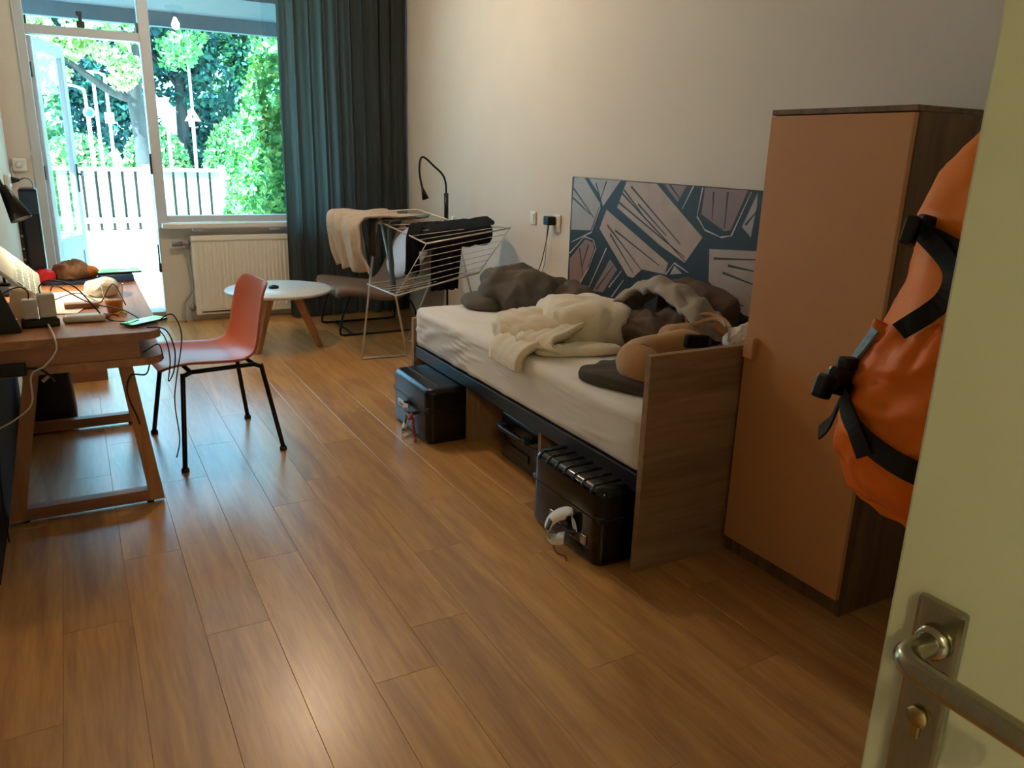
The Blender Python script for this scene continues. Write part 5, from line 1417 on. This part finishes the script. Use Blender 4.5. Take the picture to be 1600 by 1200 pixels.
cable('grey cable running from the adapters to the phone', [(-0.10, 3.36, ZD+0.125), (-0.08, 3.39, ZD+0.14), (0.0, 3.46, ZD+0.07), (0.06, 3.42, ZD+0.05), (0.13, 3.33, ZD+0.045), (0.18, 3.27, ZD+0.02)], 0.0026, M_cabg)
cable('white cable dropping from the power strip over the desk edge', [(-0.12, 3.30, ZD+0.012), (-0.10, 3.10, ZD+0.006), (-0.10, 3.085, 0.68), (-0.14, 3.085, 0.63), (-0.185, 3.085, 0.60), (-0.195, 3.085, 0.50), (-0.25, 3.08, 0.45), (-0.31, 3.08, 0.42)], 0.0032, M_white_pl)
cable('black cable hanging at the wall beside the desk leg', [(-0.30, 3.08, 0.60), (-0.31, 3.08, 0.48), (-0.315, 3.08, 0.33), (-0.325, 3.05, 0.16), (-0.32, 3.0, 0.03)], 0.003)
b = B(); obox(b, (-0.265, 3.085, 0.625), (0.14, 0.026, 0.045), bev=0.006); tag(obj('power_brick', b, M_black), 'black power brick fixed to the near end of the desk', 'power brick')
cable('black cable from the power brick going under the shelf', [(-0.20, 3.085, 0.625), (-0.16, 3.09, 0.62), (-0.13, 3.10, 0.59), (-0.12, 3.13, 0.56)], 0.004)
# bin and wooden box below the desk
bn = thing('waste_bin', 'black tapered bin standing on the floor under the desk', 'bin', (-0.20, 4.46, 0))
b = B()
box(b, -0.315, -0.085, 4.33, 4.60, 0.0, 0.325, 0.03, 3)
for v in b.verts:
    k_ = 1-0.16*(v.co.z/0.325); v.co.x = -0.20+(v.co.x+0.20)*k_; v.co.y = 4.465+(v.co.y-4.465)*k_
obj('bin_body', b, pm('bin_black', '#0e1013', 0.6), bn, smooth=True, angle=0.6)
b = B(); obox(b, (-0.20, 4.345, 0.255), (0.045, 0.003, 0.016), roll=-0.07, pitch=-0.7); obj('tag_sticker', b, M_tagw, bn)
b = B(); box(b, -0.16, 0.085, 5.15, 5.45, 0, 0.125, 0.003); 
wb = thing('wooden_box', 'low brown wooden box on the floor beyond the desk', 'box', (-0.04, 5.3, 0))
obj('box_body', b, M_oakx, wb)
b = B(); box(b, -0.168, 0.093, 5.142, 5.458, 0.105, 0.13, 0.003); obj('lid', b, M_oakx, wb)

# wall fittings by the window
so_ = thing('wall_socket', 'white socket on the left wall with a black plug', 'socket', (-0.34, 6.1, 1.08))
b = B(); box(b, XL, XL+0.03, 5.98, 6.20, 1.085, 1.165, 0.006, 2); obj('plate', b, M_white_pl, so_)
b = B(); lathe(b, [(0.02, 0), (0.023, 0.002), (0.02, 0.004)], (XL+0.03, 6.05, 1.125), 18, Matrix.Rotation(PI/2, 4, 'Y')); obj('outlet_ring', b, M_white_pl, so_)
pg = thing('black_plug', 'black plug with a curved cable in the left wall socket', 'plug', (-0.29, 6.13, 1.1))
b = B(); tube(b, [(XL+0.031, 6.14, 1.125), (XL+0.075, 6.15, 1.125)], 0.02, 12, 1, radii=(0.022, 0.012)); obj('plug_body', b, M_black, pg)
b = B(); tube(b, [(XL+0.075, 6.15, 1.125), (-0.235, 6.1, 1.14), (-0.19, 5.8, 1.13), (-0.165, 5.3, 1.05), (-0.16, 4.8, 0.90), (-0.16, 4.53, 0.80)], 0.004, 8, 5); obj('cable', b, M_black, pg)
jb = thing('junction_box', 'white junction box with looped wire on the pier beside the garden door', 'junction box', (-0.285, 6.73, 1.15))
b = B(); box(b, -0.325, -0.235, 6.715, 6.75, 1.16, 1.25, 0.01, 3); obj('housing', b, M_white_pl, jb)
b = B(); lathe(b, [(0, 0), (0.022, 0), (0.02, 0.008), (0, 0.01)], (-0.285, 6.715, 1.205), 18, Matrix.Rotation(PI/2, 4, 'X')); obj('dial', b, M_white_pl, jb)
b = B(); tube(b, [(-0.235, 6.73, 1.235), (-0.20, 6.735, 1.28), (-0.185, 6.735, 1.40), (-0.19, 6.735, 1.8), (-0.195, 6.735, 2.4)], 0.003, 6, 5); obj('wire', b, M_white_pl, jb)
b = B(); tube(b, [(-0.32, 6.73, 1.20), (-0.336, 6.72, 1.17), (-0.32, 6.715, 1.12), (-0.30, 6.73, 1.07)], 0.003, 6, 5); obj('wire', b, M_white_pl, jb)
